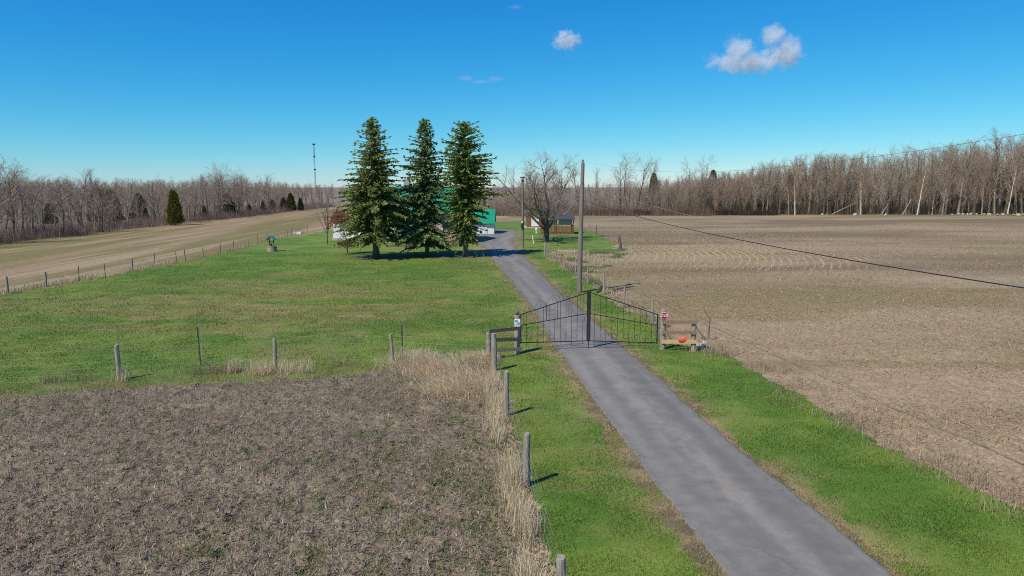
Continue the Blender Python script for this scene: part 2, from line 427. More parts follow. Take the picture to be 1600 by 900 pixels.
    ca = mixc(ca, (.27, .215, .17), 0.7 * sstep(0.56, 0.72, fbm(x * 2.2, y * 0.9, 87, 5)) * np.exp(-((lat - .46) / .13) ** 2))
    ca = mixc(ca, (.10, .095, .09), 0.55 * np.exp(-d / 0.16))
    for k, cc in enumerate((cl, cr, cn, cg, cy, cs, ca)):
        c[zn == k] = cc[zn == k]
    leaf = np.where(zn == 0, sstep(WOOD_L_X + 3, WOOD_L_X - 3, x), 0) + np.where(zn <= 1, sstep(WOOD_R_Y - 3, WOOD_R_Y + 3, y) * (x > -6), 0)
    c = mixc(c, (.15, .105, .07), np.clip(leaf, 0, 1) * 0.85)
    return c * (0.86 + 0.28 * fine)[..., None]
def ground_h(x, y, zn):
    h = np.zeros(x.shape)
    fade = np.clip(45.0 / np.maximum(y, 1), 0, 1)
    clod = (fbm(x * 3.6, y * 3.6, 91, 4) - 0.5) * 0.22 + (vnoise(x * 9, y * 9, 95) - 0.5) * 0.10
    stub = (fbm(x * 2.6, y * 2.6, 97, 4) - 0.5) * 0.14 + (vnoise(x * 8, y * 8, 99) - 0.5) * 0.08
    turf = (fbm(x * 1.1, y * 1.1, 101, 4) - 0.5) * 0.07
    h = np.where(zn == 2, clod + 0.01, h); h = np.where(zn <= 1, stub * fade, h); h = np.where((zn >= 3) & (zn <= 5), turf * fade + 0.01, h)
    h = np.where(zn == 6, 0.035 + (fbm(x * 0.7, y * 0.7, 103, 3) - 0.5) * 0.03, h)
    return h

Y_RIB = 66.0
def road_ribbon():
    ys = [4.6]
    while ys[-1] < Y_RIB + .3: ys.append(ys[-1] * 1.0032)
    ys = np.array(ys); el = np.array(EDGE_L); er = np.array(EDGE_R)
    xl = np.interp(ys, el[:, 1], el[:, 0]); xr = np.interp(ys, er[:, 1], er[:, 0])
    xl += (fbm(ys * 1.1, ys * 0, 31, 5) - .5) * .17 + (vnoise(ys * 9, ys * 0, 33) - .5) * .05; xr += (fbm(ys * 1.1, ys * 0 + 9, 35, 5) - .5) * .17 + (vnoise(ys * 9, ys * 0 + 5, 37) - .5) * .05
    f = np.concatenate([[0, .012], np.linspace(.03, .97, 30), [.988, 1]])
    X = xl[:, None] + (xr - xl)[:, None] * f; Y = np.repeat(ys[:, None], len(f), 1)
    Z = 0.045 + .03 * (1 - (2 * f - 1) ** 2)[None, :] + (fbm(X * .7, Y * .7, 103, 3) - .5) * .025
    Z[:, 0] = Z[:, -1] = -.03
    ny, nx = X.shape; idx = np.arange(ny * nx).reshape(ny, nx)
    F = np.stack([idx[:-1, :-1], idx[:-1, 1:], idx[1:, 1:], idx[1:, :-1]], -1).reshape(-1, 4)
    return np.stack([X.ravel(), Y.ravel(), Z.ravel()], 1), F
def build_ground():
    ys = [4.5]
    while ys[-1] < 270: ys.append(ys[-1] * (1.0046 if ys[-1] < 60 else 1.0085))
    ys = np.array(ys)
    t = np.concatenate([np.linspace(-1.6, -0.84, 90, endpoint=False), np.linspace(-0.84, 0.84, 370, endpoint=False), np.linspace(0.84, 1.6, 91)])
    Y, T = np.meshgrid(ys, t, indexing='ij')
    jit = (vnoise(T * 997, Y * 31.7, 7) - 0.5) * 0.0028
    X = (T + jit) * Y
    ny, nx = X.shape
    xc = (X[:-1, :-1] + X[1:, 1:]) / 2; yc = (Y[:-1, :-1] + Y[1:, 1:]) / 2
    zc, _ = zone_of(xc.ravel(), yc.ravel())
    yr = yc.ravel()
    zc[(zc == 6) & (yr < Y_RIB)] = 5
    xf, yf = X.ravel(), Y.ravel()
    zv, dv = zone_of(xf, yf)
    zv[(zv == 6) & (yf < Y_RIB)] = 5
    hv = ground_h(xf, yf, zv)
    V = np.stack([xf, yf, hv], 1)
    idx = np.arange(ny * nx).reshape(ny, nx)
    F = np.stack([idx[:-1, :-1], idx[:-1, 1:], idx[1:, 1:], idx[1:, :-1]], -1).reshape(-1, 4)
    names = [('hay_field', m_stubble), ('stubble_field', m_stubble), ('tilled_field', m_soil), ('lawn', m_lawn),
             ('rough_yard', m_lawn), ('road_shoulder', m_lawn), ('driveway', m_asphalt)]
    for k, (nm, mt) in enumerate(names):
        f = F[zc == k]
        if not len(f): continue
        u, inv = np.unique(f.ravel(), return_inverse=True)
        cols = ground_col(xf[u], yf[u], np.full(len(u), k), dv[u])
        vv, ff = V[u], inv.reshape(-1, 4)
        if k == 6:
            rv, rf_ = road_ribbon(); dr_ = dist_line(rv[:, 0], rv[:, 1], EDGE_L); dr_ = np.minimum(dr_, dist_line(rv[:, 0], rv[:, 1], EDGE_R))
            ff = np.concatenate([ff, rf_ + len(vv)]); vv = np.concatenate([vv, rv])
            cols = np.concatenate([cols, ground_col(rv[:, 0], rv[:, 1], np.full(len(rv), 6), dr_)])
        me = mesh_np(nm, vv, ff, mt, cols, smooth=(k >= 3))
        tag(ob(nm, me), kind='structure')
    g = MB(); g.v = [Vector(p) for p in ((-6000, -600, -.12), (6000, -600, -.12), (6000, 9000, -.12), (-6000, 9000, -.12))]; g.f = [[0, 1, 2, 3]]
    tag(g.build('ground', m_ground), kind='structure')
build_ground()

# ------------------------------------------------------------------ grass, straw and weeds (nobody could count them)
def blades(P, h, w, lean, cols, name, mat, label, cat, bend=False, ang=None):
    n = len(P)
    a = rng.uniform(0, 2 * np.pi, n) if ang is None else ang
    ca, sa = np.cos(a), np.sin(a)
    side = np.stack([-sa, ca, np.zeros(n)], 1) * (w / 2)[:, None]
    tip = P + np.stack([ca * lean * h, sa * lean * h, h * np.sqrt(np.clip(1 - lean ** 2, 0.02, 1))], 1)
    if not bend:
        V = np.empty((n, 3, 3)); V[:, 0] = P - side; V[:, 1] = P + side; V[:, 2] = tip
        F = np.arange(3 * n).reshape(n, 3); C = np.repeat(cols, 3, 0)
        V = V.reshape(-1, 3)
    else:
        mz = h * .62 * np.clip(np.sqrt(np.clip(1 - lean ** 2, 0, 1)) * 1.25, .08, 1); mid = P + np.stack([ca * lean * h * .4, sa * lean * h * .4, mz], 1)
        V = np.empty((n, 5, 3)); V[:, 0] = P - side; V[:, 1] = P + side; V[:, 2] = mid - side * .7; V[:, 3] = mid + side * .7; V[:, 4] = tip
        b = (np.arange(n) * 5)[:, None]
        F = np.concatenate([b + np.array([[0, 1, 3]]), b + np.array([[0, 3, 2]]), b + np.array([[2, 3, 4]])]); C = np.repeat(cols, 5, 0)
        V = V.reshape(-1, 3)
    o = ob(name, mesh_np(name, V, F, mat, C))
    return tag(o, label, cat, kind='stuff')
def sample(n, y0, y1, t=0.8, power=2.0):
    """Points spread over the ground in front, thinning out with distance."""
    u = rng.random(n)
    k = 2 - power
    y = (y0 ** k + u * (y1 ** k - y0 ** k)) ** (1 / k) if abs(k) > 1e-6 else y0 * (y1 / y0) ** u
    return rng.uniform(-t, t, n) * y, y

# short lawn grass
x, y = sample(900000, 8.5, 75, 0.82, 1.75)
zn, d = zone_of(x, y)
keep = ((zn == 3) | (zn == 4) | ((zn == 5) & (rng.random(len(x)) < 0.75)) | ((zn == 6) & (d < .13) & (rng.random(len(x)) < .45)))
for s in SPRUCES: keep &= (np.hypot(x - s.x, y - s.y) > 2.4 + rng.random(len(x)) * 1.2)
x, y, zn, d = x[keep], y[keep], zn[keep], d[keep]
c = ground_col(x, y, np.where(zn >= 5, 3, zn), d) * (1.05 + (rng.random(len(x)) - .5) * 1.2 * np.clip(24 / y, .35, 1))[:, None]
dry = rng.random(len(x)) < (0.02 + 0.16 * sstep(.45, .7, fbm(x * 2.3, y * 2.3, 112, 3)) + 0.5 * np.exp(-d / 0.5))
c[dry] = DRY * rng.uniform(0.7, 1.3, (dry.sum(), 1))
P = np.stack([x, y, np.where(d < .15, .03, .005)], 1)
h = rng.uniform(0.03, 0.085, len(x)) * np.where(zn == 4, 2.2, 1) * (0.8 + 0.5 * fbm(x * .8, y * .8, 111, 3)); w = rng.uniform(0.006, 0.014, len(x)) * np.clip(y / 14, 1, 3)
blades(P, h, w, rng.uniform(0.1, 0.85, len(x)), c, 'lawn_grass', m_blade, 'short green grass of the lawn and the road verges', 'grass')

# corn stubble and husks on the right-hand field
x, y = sample(520000, 12, 130, 0.85, 1.75)
zn, d = zone_of(x, y); keep = (zn == 1) & (y < WOOD_R_Y)
x, y = x[keep], y[keep]
dens = fbm(x * .12, y * .3, 115, 4)
row = np.abs(((x * 0.93 + y * 0.38) / 0.76) % 1 - 0.5) * 2
keep = rng.random(len(x)) < np.clip(0.15 + 1.4 * (dens - 0.3), 0.1, 1) * np.where(row < 0.4, 1, 0.6)
x, y = x[keep], y[keep]; n = len(x)
flat = rng.random(n) < 0.8
h = np.where(flat, rng.uniform(0.08, 0.3, n), rng.uniform(0.06, 0.22, n)); lean = np.where(flat, rng.uniform(0.93, 0.998, n), rng.uniform(0, 0.5, n))
w = rng.uniform(0.012, 0.034, n) * np.clip(y / 30, 0.8, 3)
c = mixc((.58, .44, .25), (.27, .19, .10), rng.random(n)) * rng.uniform(0.65, 1.3, (n, 1))
blades(np.stack([x, y, np.full(n, 0.02)], 1), h, w, lean, c, 'corn_stubble', m_straw, 'pale broken corn stalks and husks strewn over the stubble field', 'stubble')

# curved corn rows where the planter turned
pts = []
for k in range(-14, 22):
    yy = np.arange(58, 98, 0.1); xx = 21.5 + k * 0.76 - ((yy - 74) / 6.4) ** 2 * 0.6 + (yy - 74) * 0.1
    pts.append(np.stack([xx, yy], 1))
pts = np.concatenate(pts); pts += rng.normal(0, 0.04, pts.shape)
x, y = pts[:, 0], pts[:, 1]; zn, d = zone_of(x, y)
wgt = np.exp(-((x - 22) / 10.0) ** 2 - ((y - 76) / 14.0) ** 2) * 1.5 * sstep(0.3, 0.5, fbm(x * .3, y * .2, 118, 3))
keep = (zn == 1) & (rng.random(len(x)) < wgt * .65); x, y = x[keep], y[keep]; n = len(x)
blades(np.stack([x, y, np.zeros(n)], 1), rng.uniform(.25, .7, n), rng.uniform(.05, .10, n), rng.uniform(.93, .99, n), np.array((.44, .335, .205)) * rng.uniform(.8, 1.2, (n, 1)),
       'corn_rows', m_straw, 'pale curving rows of cut corn stalks in the stubble field', 'stubble', ang=np.pi / 2 + np.arctan((y - 74) * .6 * 2 / 6.4 ** 2 - .1) + rng.normal(0, .25, n))

# straw, clods of roots and weeds on the tilled field in front
x, y = sample(300000, 8.5, 29, 0.85, 1.3)
zn, d = zone_of(x, y); keep = zn == 2; x, y = x[keep], y[keep]; n = len(x)
c = mixc((.66, .54, .38), (.17, .128, .085), rng.random(n) ** .45) * rng.uniform(0.6, 1.2, (n, 1))
flat = rng.random(n) < 0.75
blades(np.stack([x, y, np.full(n, 0.01) + ground_h(x, y, np.full(n, 2))], 1), rng.uniform(0.04, 0.17, n), rng.uniform(0.008, 0.026, n), np.where(flat, rng.uniform(.9, .99, n), rng.uniform(0, .7, n)), c,
       'field_straw', m_straw, 'short bleached straw scattered on the tilled field in front', 'straw')
x, y = sample(260000, 8.5, 29, 0.85, 1.3)
zn, d = zone_of(x, y); edge = np.minimum(dist_line(x, y, FENCE_S), dist_line(x, y, FENCE_N))
wd = sstep(0.56, 0.72, fbm(x * 1.6, y * 1.6, 73, 4) + 0.14 * np.exp(-edge / 1.4) - 0.08 + 0.13 * sstep(-6.5, -2, x)) * sstep(0.35, 0.6, fbm(x * 6, y * 6, 74, 2))
keep = (zn == 2) & (rng.random(len(x)) < wd * 0.9 + .006); x, y = x[keep], y[keep]; n = len(x)
c = mixc((.075, .15, .02), (.14, .185, .045), rng.random(n))
blades(np.stack([x, y, ground_h(x, y, np.full(n, 2))], 1), rng.uniform(0.04, 0.11, n), rng.uniform(0.012, 0.035, n), rng.uniform(.3, .9, n), c,
       'field_weeds', m_blade, 'low green weeds sprouting in the tilled field in front', 'weeds')

# tall dry grass along the near fences
def along(pts, n, spread):
    seg = np.array(pts); L = np.hypot(*(seg[1:] - seg[:-1]).T); cum = np.concatenate([[0], np.cumsum(L)])
    s = rng.random(n) * cum[-1]; i = np.clip(np.searchsorted(cum, s) - 1, 0, len(L) - 1); f = ((s - cum[i]) / L[i])[:, None]
    p = seg[i] * (1 - f) + seg[i + 1] * f
    return p + rng.normal(0, spread, p.shape)
tan = lambda n: mixc((.85, .70, .46), (.60, .46, .28), rng.random(n)) * rng.uniform(0.75, 1.1, (n, 1))
g1 = along([(p[0] - 0.32, p[1]) for p in FENCE_S], 13000, 0.15)
dn = fbm(g1[:, 0] * 1.2, g1[:, 1] * 0.8, 121, 4); g1 = g1[(rng.random(len(g1)) < sstep(0.38, 0.62, dn)) & (g1[:, 1] < FENCE_S[0][1] + .2)]
n = len(g1)
blades(np.stack([g1[:, 0], g1[:, 1], np.zeros(n)], 1), rng.uniform(.15, .7, n) * (.6 + .8 * fbm(g1[:, 0] * 1.5, g1[:, 1] * 1.5, 122, 3)), rng.uniform(.004, .010, n), rng.uniform(.1, .9, n), np.where((rng.random(n) < .14)[:, None], np.array((.14, .17, .05)), tan(n)),
       'dry_fence_grass', m_straw, 'tall bleached dry grass standing along the near side fence', 'dry grass', bend=True)
pc = W([(735, 600), (690, 585), (760, 565), (715, 612), (660, 572)])
g2 = np.concatenate([np.array(p) + rng.normal(0, (0.7, 0.5), (3400, 2)) for p in pc]); n = len(g2)
keep = inpoly(g2[:, 0], g2[:, 1], NEAR) | (g2[:, 1] < 28.2); g2 = g2[keep & (g2[:, 0] < G(782, 580).x)]; n = len(g2)
blades(np.stack([g2[:, 0], g2[:, 1], rng.uniform(0, .14, n)], 1), rng.uniform(.2, .6, n), rng.uniform(.006, .014, n), rng.uniform(.72, .995, n), tan(n),
       'matted_grass', m_straw, 'matted pale dry grass heaped in the corner by the gate', 'dry grass', bend=True, ang=rng.normal(3.6, 0.9, n))
gs = [np.array(p) + rng.normal(0, s, (m, 2)) for p, s, m in zip(W([(365, 582), (432, 583), (408, 585), (465, 582), (645, 562), (190, 596), (668, 566)]),
      [(.13, .13), (.5, .22), (.3, .18), (.4, .2), (.45, .22), (.12, .1), (.4, .25)], [320, 420, 330, 240, 480, 120, 380])]
g3 = np.concatenate(gs); n = len(g3)
blades(np.stack([g3[:, 0], g3[:, 1], np.zeros(n)], 1), rng.uniform(.1, .75, n), rng.uniform(.006, .014, n), rng.uniform(.1, .95, n), tan(n) * .92,
       'dry_grass_clumps', m_straw, 'tufts of tall dry grass round the posts of the crossing fence', 'dry grass', bend=True)
g4 = along(FENCE_N, 4200, 0.3); g4 = g4[rng.random(len(g4)) < sstep(.48, .75, fbm(g4[:, 0] * .9, g4[:, 1] * .9, 125, 3))]; n = len(g4)
blades(np.stack([g4[:, 0], g4[:, 1], np.zeros(n)], 1), rng.uniform(.1, .6, n), rng.uniform(.006, .014, n), rng.uniform(.05, .6, n),
       mixc((.2, .13, .085), (.45, .34, .2), rng.random(n)), 'fence_weeds', m_straw, 'thin brown dead weeds under the crossing wire fence', 'weeds', bend=True)
g5 = np.concatenate([along(VERGE_R, 14000, 0.55) + (0.25, 0.1), along(FENCE_R, 6500, 0.35) + (.3, 0)])
g5 = g5[rng.random(len(g5)) < sstep(.38, .66, fbm(g5[:, 0] * .8, g5[:, 1] * .8, 127, 3))]; n = len(g5)
blades(np.stack([g5[:, 0], g5[:, 1], np.zeros(n)], 1), rng.uniform(.06, .42, n) * (.5 + fbm(g5[:, 0] * 2, g5[:, 1] * 2, 128, 2)), rng.uniform(.004, .011, n) * np.clip(g5[:, 1] / 25, 1, 2.5), rng.uniform(.1, .97, n),
       mixc((.20, .14, .10), (.52, .41, .26), rng.random(n)), 'verge_weeds', m_straw, 'dead brown weeds along the edge of the stubble field and the drive fence', 'weeds', bend=True)
x, y = sample(26000, 40, 95, 0.25, 0.5); zn, d = zone_of(x, y); k = (zn == 4) & (rng.random(len(x)) < sstep(.6, .42, fbm(x * .5, y * .35, 79, 4))); x, y = x[k], y[k]; n = len(x)
blades(np.stack([x, y, np.zeros(n)], 1), rng.uniform(.1, .45, n), rng.uniform(.015, .035, n), rng.uniform(.2, .95, n), tan(n) * .85,
       'yard_grass', m_straw, 'tall dry grass in the rough yard beyond the drive fence', 'dry grass', bend=True)
LEFT_F = W([(-120, 484), (13, 458), (72, 447), (124, 438), (165, 431), (207, 423), (276, 410), (345, 395), (387, 385), (403, 380), (449, 370), (481, 363)])
g6 = along(LEFT_F, 9000, 0.35); g6 = g6[rng.random(len(g6)) < sstep(.42, .66, fbm(g6[:, 0] * .4, g6[:, 1] * .4, 129, 3)) * .8]; n = len(g6)
blades(np.stack([g6[:, 0], g6[:, 1], np.zeros(n)], 1), rng.uniform(.12, .55, n), rng.uniform(.015, .035, n), rng.uniform(.05, .8, n), tan(n) * .7,
       'left_fence_grass', m_straw, 'rank dry grass under the long fence between lawn and hay field', 'dry grass', bend=True)

# ------------------------------------------------------------------ trees
def segs_to_mesh(name, segs, mats, sides=lambda r: 3, twig_r=0.0):
    """Tapered limbs (p0,p1,r0,r1,mat): thick ones as prisms, twigs thinner than twig_r as single slim faces."""
    V, F, MI = [], [], []
    for (a, b, r0, r1, mi) in segs:
        a = np.array(a); b = np.array(b); d = b - a; L = np.linalg.norm(d)
        if L < 1e-6: continue
        d = d / L
        up = np.array((0, 0, 1.0)) if abs(d[2]) < .9 else np.array((1.0, 0, 0))
        x = np.cross(d, up); x /= np.linalg.norm(x); y = np.cross(d, x)
        base = len(V)
        if r0 <= twig_r:
            an = random.uniform(0, math.pi); s = (x * math.cos(an) + y * math.sin(an)) * r0
            V += [a - s, a + s, b]; F.append((base, base + 1, base + 2, -1)); MI.append(mi); continue
        n = sides(r0)
        for k in range(n):
            an = 2 * math.pi * k / n; V.append(a + (x * math.cos(an) + y * math.sin(an)) * r0)
        for k in range(n):
            an = 2 * math.pi * k / n; V.append(b + (x * math.cos(an) + y * math.sin(an)) * r1)
        for k in range(n):
            j = (k + 1) % n
            F.append((base + k, base + j, base + n + j, base + n + k)); MI.append(mi)
    me = bpy.data.meshes.new(name)
    me.from_pydata([tuple(v) for v in V], [], [f if f[3] >= 0 else f[:3] for f in F])
    for m in mats: me.materials.append(m)
    me.polygons.foreach_set('material_index', MI)
    me.update()
    return me
def rot_about(v, ax, an): return Matrix.Rotation(an, 3, ax) @ v
RMIN = [0.0]
def grow(rnd, p, d, L, r, lvl, maxl, P, trunk, crown):
    """One limb: a wandering path of segments that throws off smaller limbs."""
    k = P['steps'][lvl]; seg = L / k; pts = [p.copy()]; dirs = [d.copy()]
    for i in range(k):
        w = P['wander'][lvl]
        d = (d + Vector((rnd.gauss(0, w), rnd.gauss(0, w), rnd.gauss(0, w) + P['up'][lvl]))).normalized()
        p = p + d * seg; pts.append(p.copy()); dirs.append(d.copy())
    end = P['taper'][lvl]; r = max(r, RMIN[0] * (1.6 if lvl < maxl else 1))
    rs = [r * (1 - (1 - end) * i / k) for i in range(k + 1)]
    dst = trunk if lvl <= P['trunk_levels'] else crown
    for i in range(k): dst.append((pts[i], pts[i + 1], rs[i], rs[i + 1], 0 if lvl <= P['thick_levels'] else 1))
    if lvl >= maxl: return
    nb = P['kids'][lvl]
    for j in range(nb):
        f = P['from'][lvl] + (1 - P['from'][lvl]) * (j + rnd.random() * .9) / nb
        f = min(f, .98); i = int(f * k); q = f * k - i
        bp = pts[i].lerp(pts[i + 1], q); bd = dirs[i + 1]
        ax = bd.orthogonal().normalized(); ax = rot_about(ax, bd, rnd.uniform(0, 2 * math.pi))
        an = R(rnd.gauss(P['angle'][lvl], 8)); nd = rot_about(bd, ax, an)
        cl = L * P['ratio'][lvl] * (1 - P['shorten'][lvl] * (f - P['from'][lvl])) * rnd.uniform(.7, 1.15)
        grow(rnd, bp, nd, cl, min(rs[i] * .75, r * P['thin'][lvl]) * rnd.uniform(.75, 1.05), lvl + 1, maxl, P, trunk, crown)
FOREST = dict(steps=[8, 4, 3, 2], wander=[.045, .12, .16, .2], up=[.01, .09, .09, .06], taper=[.18, .25, .3, .2], trunk_levels=0, thick_levels=0,
              kids=[26, 8, 7, 0], angle=[31, 33, 33, 30], ratio=[.30, .5, .6, .5], shorten=[.45, .3, .3, 0], thin=[.34, .4, .5, .5])
FOREST['from'] = [.16, .15, .12, 0]
SCRUB = dict(FOREST, kids=[20, 9, 7, 0], ratio=[.46, .52, .55, .5], angle=[43, 38, 38, 30], up=[.01, .07, .07, .05], wander=[.08, .14, .18, .2]); SCRUB['from'] = [.18, .15, .15, 0]
BIG = dict(steps=[3, 9, 5, 4, 3], wander=[.05, .12, .14, .17, .2], up=[0, .045, .06, .05, .03], taper=[.8, .12, .2, .25, .2], trunk_levels=0, thick_levels=1,
           kids=[12, 14, 11, 9, 0], angle=[46, 42, 42, 42, 30], ratio=[3.3, .42, .5, .5, .5], shorten=[.15, .45, .4, .3, 0], thin=[.46, .36, .42, .5, .5])
BIG['from'] = [.45, .2, .15, .15, 0]
def tree_meshes(seed, P, height, r, maxl, mats, twig_r, lean=0.0, trunk_frac=1.0):
    rnd = random.Random(seed); tr, cr = [], []
    d = Vector((rnd.gauss(0, lean), rnd.gauss(0, lean), 1)).normalized()
    grow(rnd, Vector((0, 0, -.05)), d, height * trunk_frac, r, 0, maxl, P, tr, cr)
    zmax = max(s[1].z for s in tr + cr); k = height / zmax
    f = lambda S, m: [(a * k, b * k, r0, r1, mi) for a, b, r0, r1, mi in S]
    sd = lambda q: 7 if q > .15 else (5 if q > .06 else 3)
    return segs_to_mesh('trunk', f(tr, 0), mats, sd, 0), segs_to_mesh('crown', f(cr, 0), mats, sd, twig_r)
protos = []
RMIN[0] = .0095
specs = [(1, FOREST, m_bark, m_twig), (2, FOREST, m_bark_pale, m_twig_grey), (3, FOREST, m_bark, m_twig_red), (4, FOREST, m_bark_pale, m_twig), (5, FOREST, m_bark, m_twig_grey),
         (6, FOREST, m_birch, m_twig_red), (7, SCRUB, m_bark, m_twig_grey), (8, SCRUB, m_bark, m_twig), (9, SCRUB, m_bark_pale, m_twig_red), (10, SCRUB, m_bark, m_twig_grey)]
for sd_, P_, b_, t_ in specs:
    protos.append(tree_meshes(sd_, P_, 10.0, .15 if P_ is FOREST else .13, 3, [b_, t_], .03, .05))
def put_tree(name, k, loc, h, rz, label, group, cat='tree', wid=1.0, lean=(0, 0)):
    e = empty(name, loc, rz); e.scale = (h / 10 * wid, h / 10 * wid, h / 10); e.rotation_euler = (lean[0], lean[1], rz)
    tag(e, label, cat, group)
    for nm, me in zip(('trunk', 'crown'), protos[k]): ob(nm, me, e)
    return e
def interp(x, xs, ys): return float(np.interp(x, xs, ys))
RT_X, RT_T = [780, 930, 950, 1050, 1150, 1200, 1250, 1350, 1450, 1500, 1600, 1900], [300, 300, 285, 272, 262, 250, 238, 236, 226, 218, 206, 185]
LT_X, LT_T = [-200, 0, 60, 200, 270, 320, 350, 400, 450, 520], [225, 250, 272, 272, 282, 270, 260, 274, 286, 293]
def proj_u(x, y):  return 800 + FPX * x / (y * CT + CAM_H * ST)
rnd = random.Random(5)
BARK = ['dark-barked', 'pale grey', 'dark red-twigged', 'pale brown-twigged', 'dark grey-twigged', 'white', 'dark spreading', 'dark brown', 'pale red-twigged', 'dark grey']
def wood_label(k, h, hm, u, marks, noun):
    where = next((w_ for lim, w_ in marks if u < lim), marks[-1][1])
    return '%s %s %s %s' % ('taller' if h > hm else 'shorter', BARK[k], noun, where)
RIGHT_MARKS = [(1242, 'left of the leftmost birch'), (1345, 'between the first two birches'), (1433, 'left of the tall middle birch'), (1480, 'close to the short broken birch'), (1520, 'behind the stone row, left part'), (1574, 'behind the stone row, right part'), (9999, 'right of the last birch')]
LEFT_MARKS = [(37, 'left of the far-left spreading tree'), (85, 'just right of the far-left spreading tree'), (130, 'left of the dark double-stemmed tree'), (200, 'right of the dark double-stemmed tree'), (274, 'just left of the yellow-green cedar'), (315, 'just right of the yellow-green cedar'), (357, 'left of the olive cedar'), (420, 'right of the olive cedar'), (9999, 'by the far evergreen row')]
HEDGE_MARKS = [(968, 'left of the hedgerow clump'), (1018, 'behind the hedgerow clump'), (1050, 'right of the lone slender hedgerow tree'), (1092, 'behind the broad dark hedgerow tree'), (1130, 'over the right half of the brush row'), (1166, 'at the right end of the brush row'), (9999, 'between the brush row and the tall wood')]
SHED_MARKS = [(815, 'behind the drive left of the short pole'), (850, 'behind the red-brown shed'), (897, 'behind the gazebo'), (9999, 'behind the tall utility pole')]
# front rank of the right-hand wood
x = 50.0
k = 0
while x < 150:
    yy = WOOD_R_Y + 1 + rnd.uniform(0, 7) - 0.02 * (x - 60); p = Vector((x, yy, 0)); u = proj_u(x, yy)
    h = HT(p, interp(u, RT_X, RT_T)) * rnd.choice((.68, .8, .9, .97, 1.03, 1.08)) * rnd.uniform(.96, 1.04)
    lean = (rnd.gauss(0, .03), rnd.gauss(0, .03))
    kk = rnd.choice([0, 1, 2, 3, 4, 1, 3])
    put_tree('bare_tree', kk, p, h, rnd.uniform(0, 6.28), wood_label(kk, h, HT(p, interp(u, RT_X, RT_T)) * .93, u, RIGHT_MARKS, 'bare tree'), 'front rank of the right-hand wood', wid=rnd.uniform(.75, 1.0), lean=lean)
    x += rnd.uniform(.7, 1.55); k += 1
# pale birch trunks that stand out
for u, vt, lab in ((1345, 270, 'slim white birch trunk at the wood edge, leftmost of the white ones'), (1433, 250, 'tall white birch standing in the middle of the right-hand wood'),
                   (1456, 298, 'short broken white birch stem at the edge of the right-hand wood'), (1574, 240, 'white birch farthest right at the wood edge'), (1242, 262, 'white birch at the left end of the tall right-hand wood')):
    p = G(u, 336); put_tree('birch_tree', 5, p, HT(p, vt), rnd.uniform(0, 6), lab, None, wid=.8)
# lower trees left of the tall wood
for j in range(40):
    u = 925 + j * 7.4 + rnd.uniform(-3, 3); p = G(u, rnd.uniform(331.5, 335.5)); h = HT(p, interp(u, RT_X, RT_T)) * rnd.uniform(.65, 1.02)
    kk = rnd.choice([1, 2, 3, 8, 9, 7, 4])
    put_tree('bare_tree', kk, p, h, rnd.uniform(0, 6), wood_label(kk, h, HT(p, interp(u, RT_X, RT_T)) * .84, u, HEDGE_MARKS, 'low bare tree'), 'bare trees of the hedgerow', wid=rnd.uniform(.8, 1.15))
for u, vt, k_, lab in ((968, 240, 6, 'tall dark bare tree at the left of the hedgerow clump'), (980, 234, 9, 'tallest bare tree of the hedgerow clump right of the big pole'), (993, 236, 7, 'dark twin-topped bare tree on the right of the hedgerow clump'),
                       (1018, 243, 0, 'lone slender bare tree just right of the hedgerow clump'), (1075, 240, 6, 'broad dark bare tree standing above the brush row'), (1092, 238, 9, 'dark bare tree rising over the right end of the brush row'), (1166, 262, 8, 'small dark bushy tree at the right end of the brush row'),
                       (905, 250, 4, 'thin bare tree directly behind the big utility pole'), (932, 258, 1, 'thin bare tree right behind the big utility pole')):
    p = G(u, 334); put_tree('bare_tree', k_, p, HT(p, vt), rnd.uniform(0, 6), lab, None, wid=.95)
for j in range(24):
    u = 776 + j * 6.2; p = G(u, rnd.uniform(332, 337)); h = HT(p, rnd.uniform(288, 306))
    kk = rnd.choice([2, 8, 9, 7])
    put_tree('bare_tree', kk, p, h, rnd.uniform(0, 6), wood_label(kk, h, HT(p, 297), u, SHED_MARKS, 'low bare tree'), 'bare trees behind the sheds', wid=1.2)
# front rank of the left-hand wood
y = 72.0
while y < 245:
    p = Vector((WOOD_L_X - rnd.uniform(.5, 7), y, 0)); u = proj_u(p.x, p.y)
    h = HT(p, interp(u, LT_X, LT_T)) * rnd.choice((.62, .75, .85, .95, 1.05, 1.12)) * rnd.uniform(.95, 1.05)
    kk = rnd.choice([6, 7, 8, 9, 1, 3, 6])
    put_tree('bare_tree', kk, p, h, rnd.uniform(0, 6), wood_label(kk, h, HT(p, interp(u, LT_X, LT_T)) * .89, u, LEFT_MARKS, 'bare tree'), 'front rank of the left-hand wood', wid=rnd.uniform(.9, 1.25))
    y += rnd.uniform(1.0, 2.4) * (y / 110)
for u, vb, vt, k_, lab in ((37, 371, 262, 6, 'dark spreading bare tree, leftmost big one of the left-hand wood'), (130, 362, 272, 7, 'dark double-stemmed bare tree in the left-hand wood'), (166, 358, 300, 9, 'slim dark bare tree in the middle of the left-hand wood')):
    p = G(u, vb); put_tree('bare_tree', k_, p, HT(p, vt), rnd.uniform(0, 6), lab, None, wid=1.15)

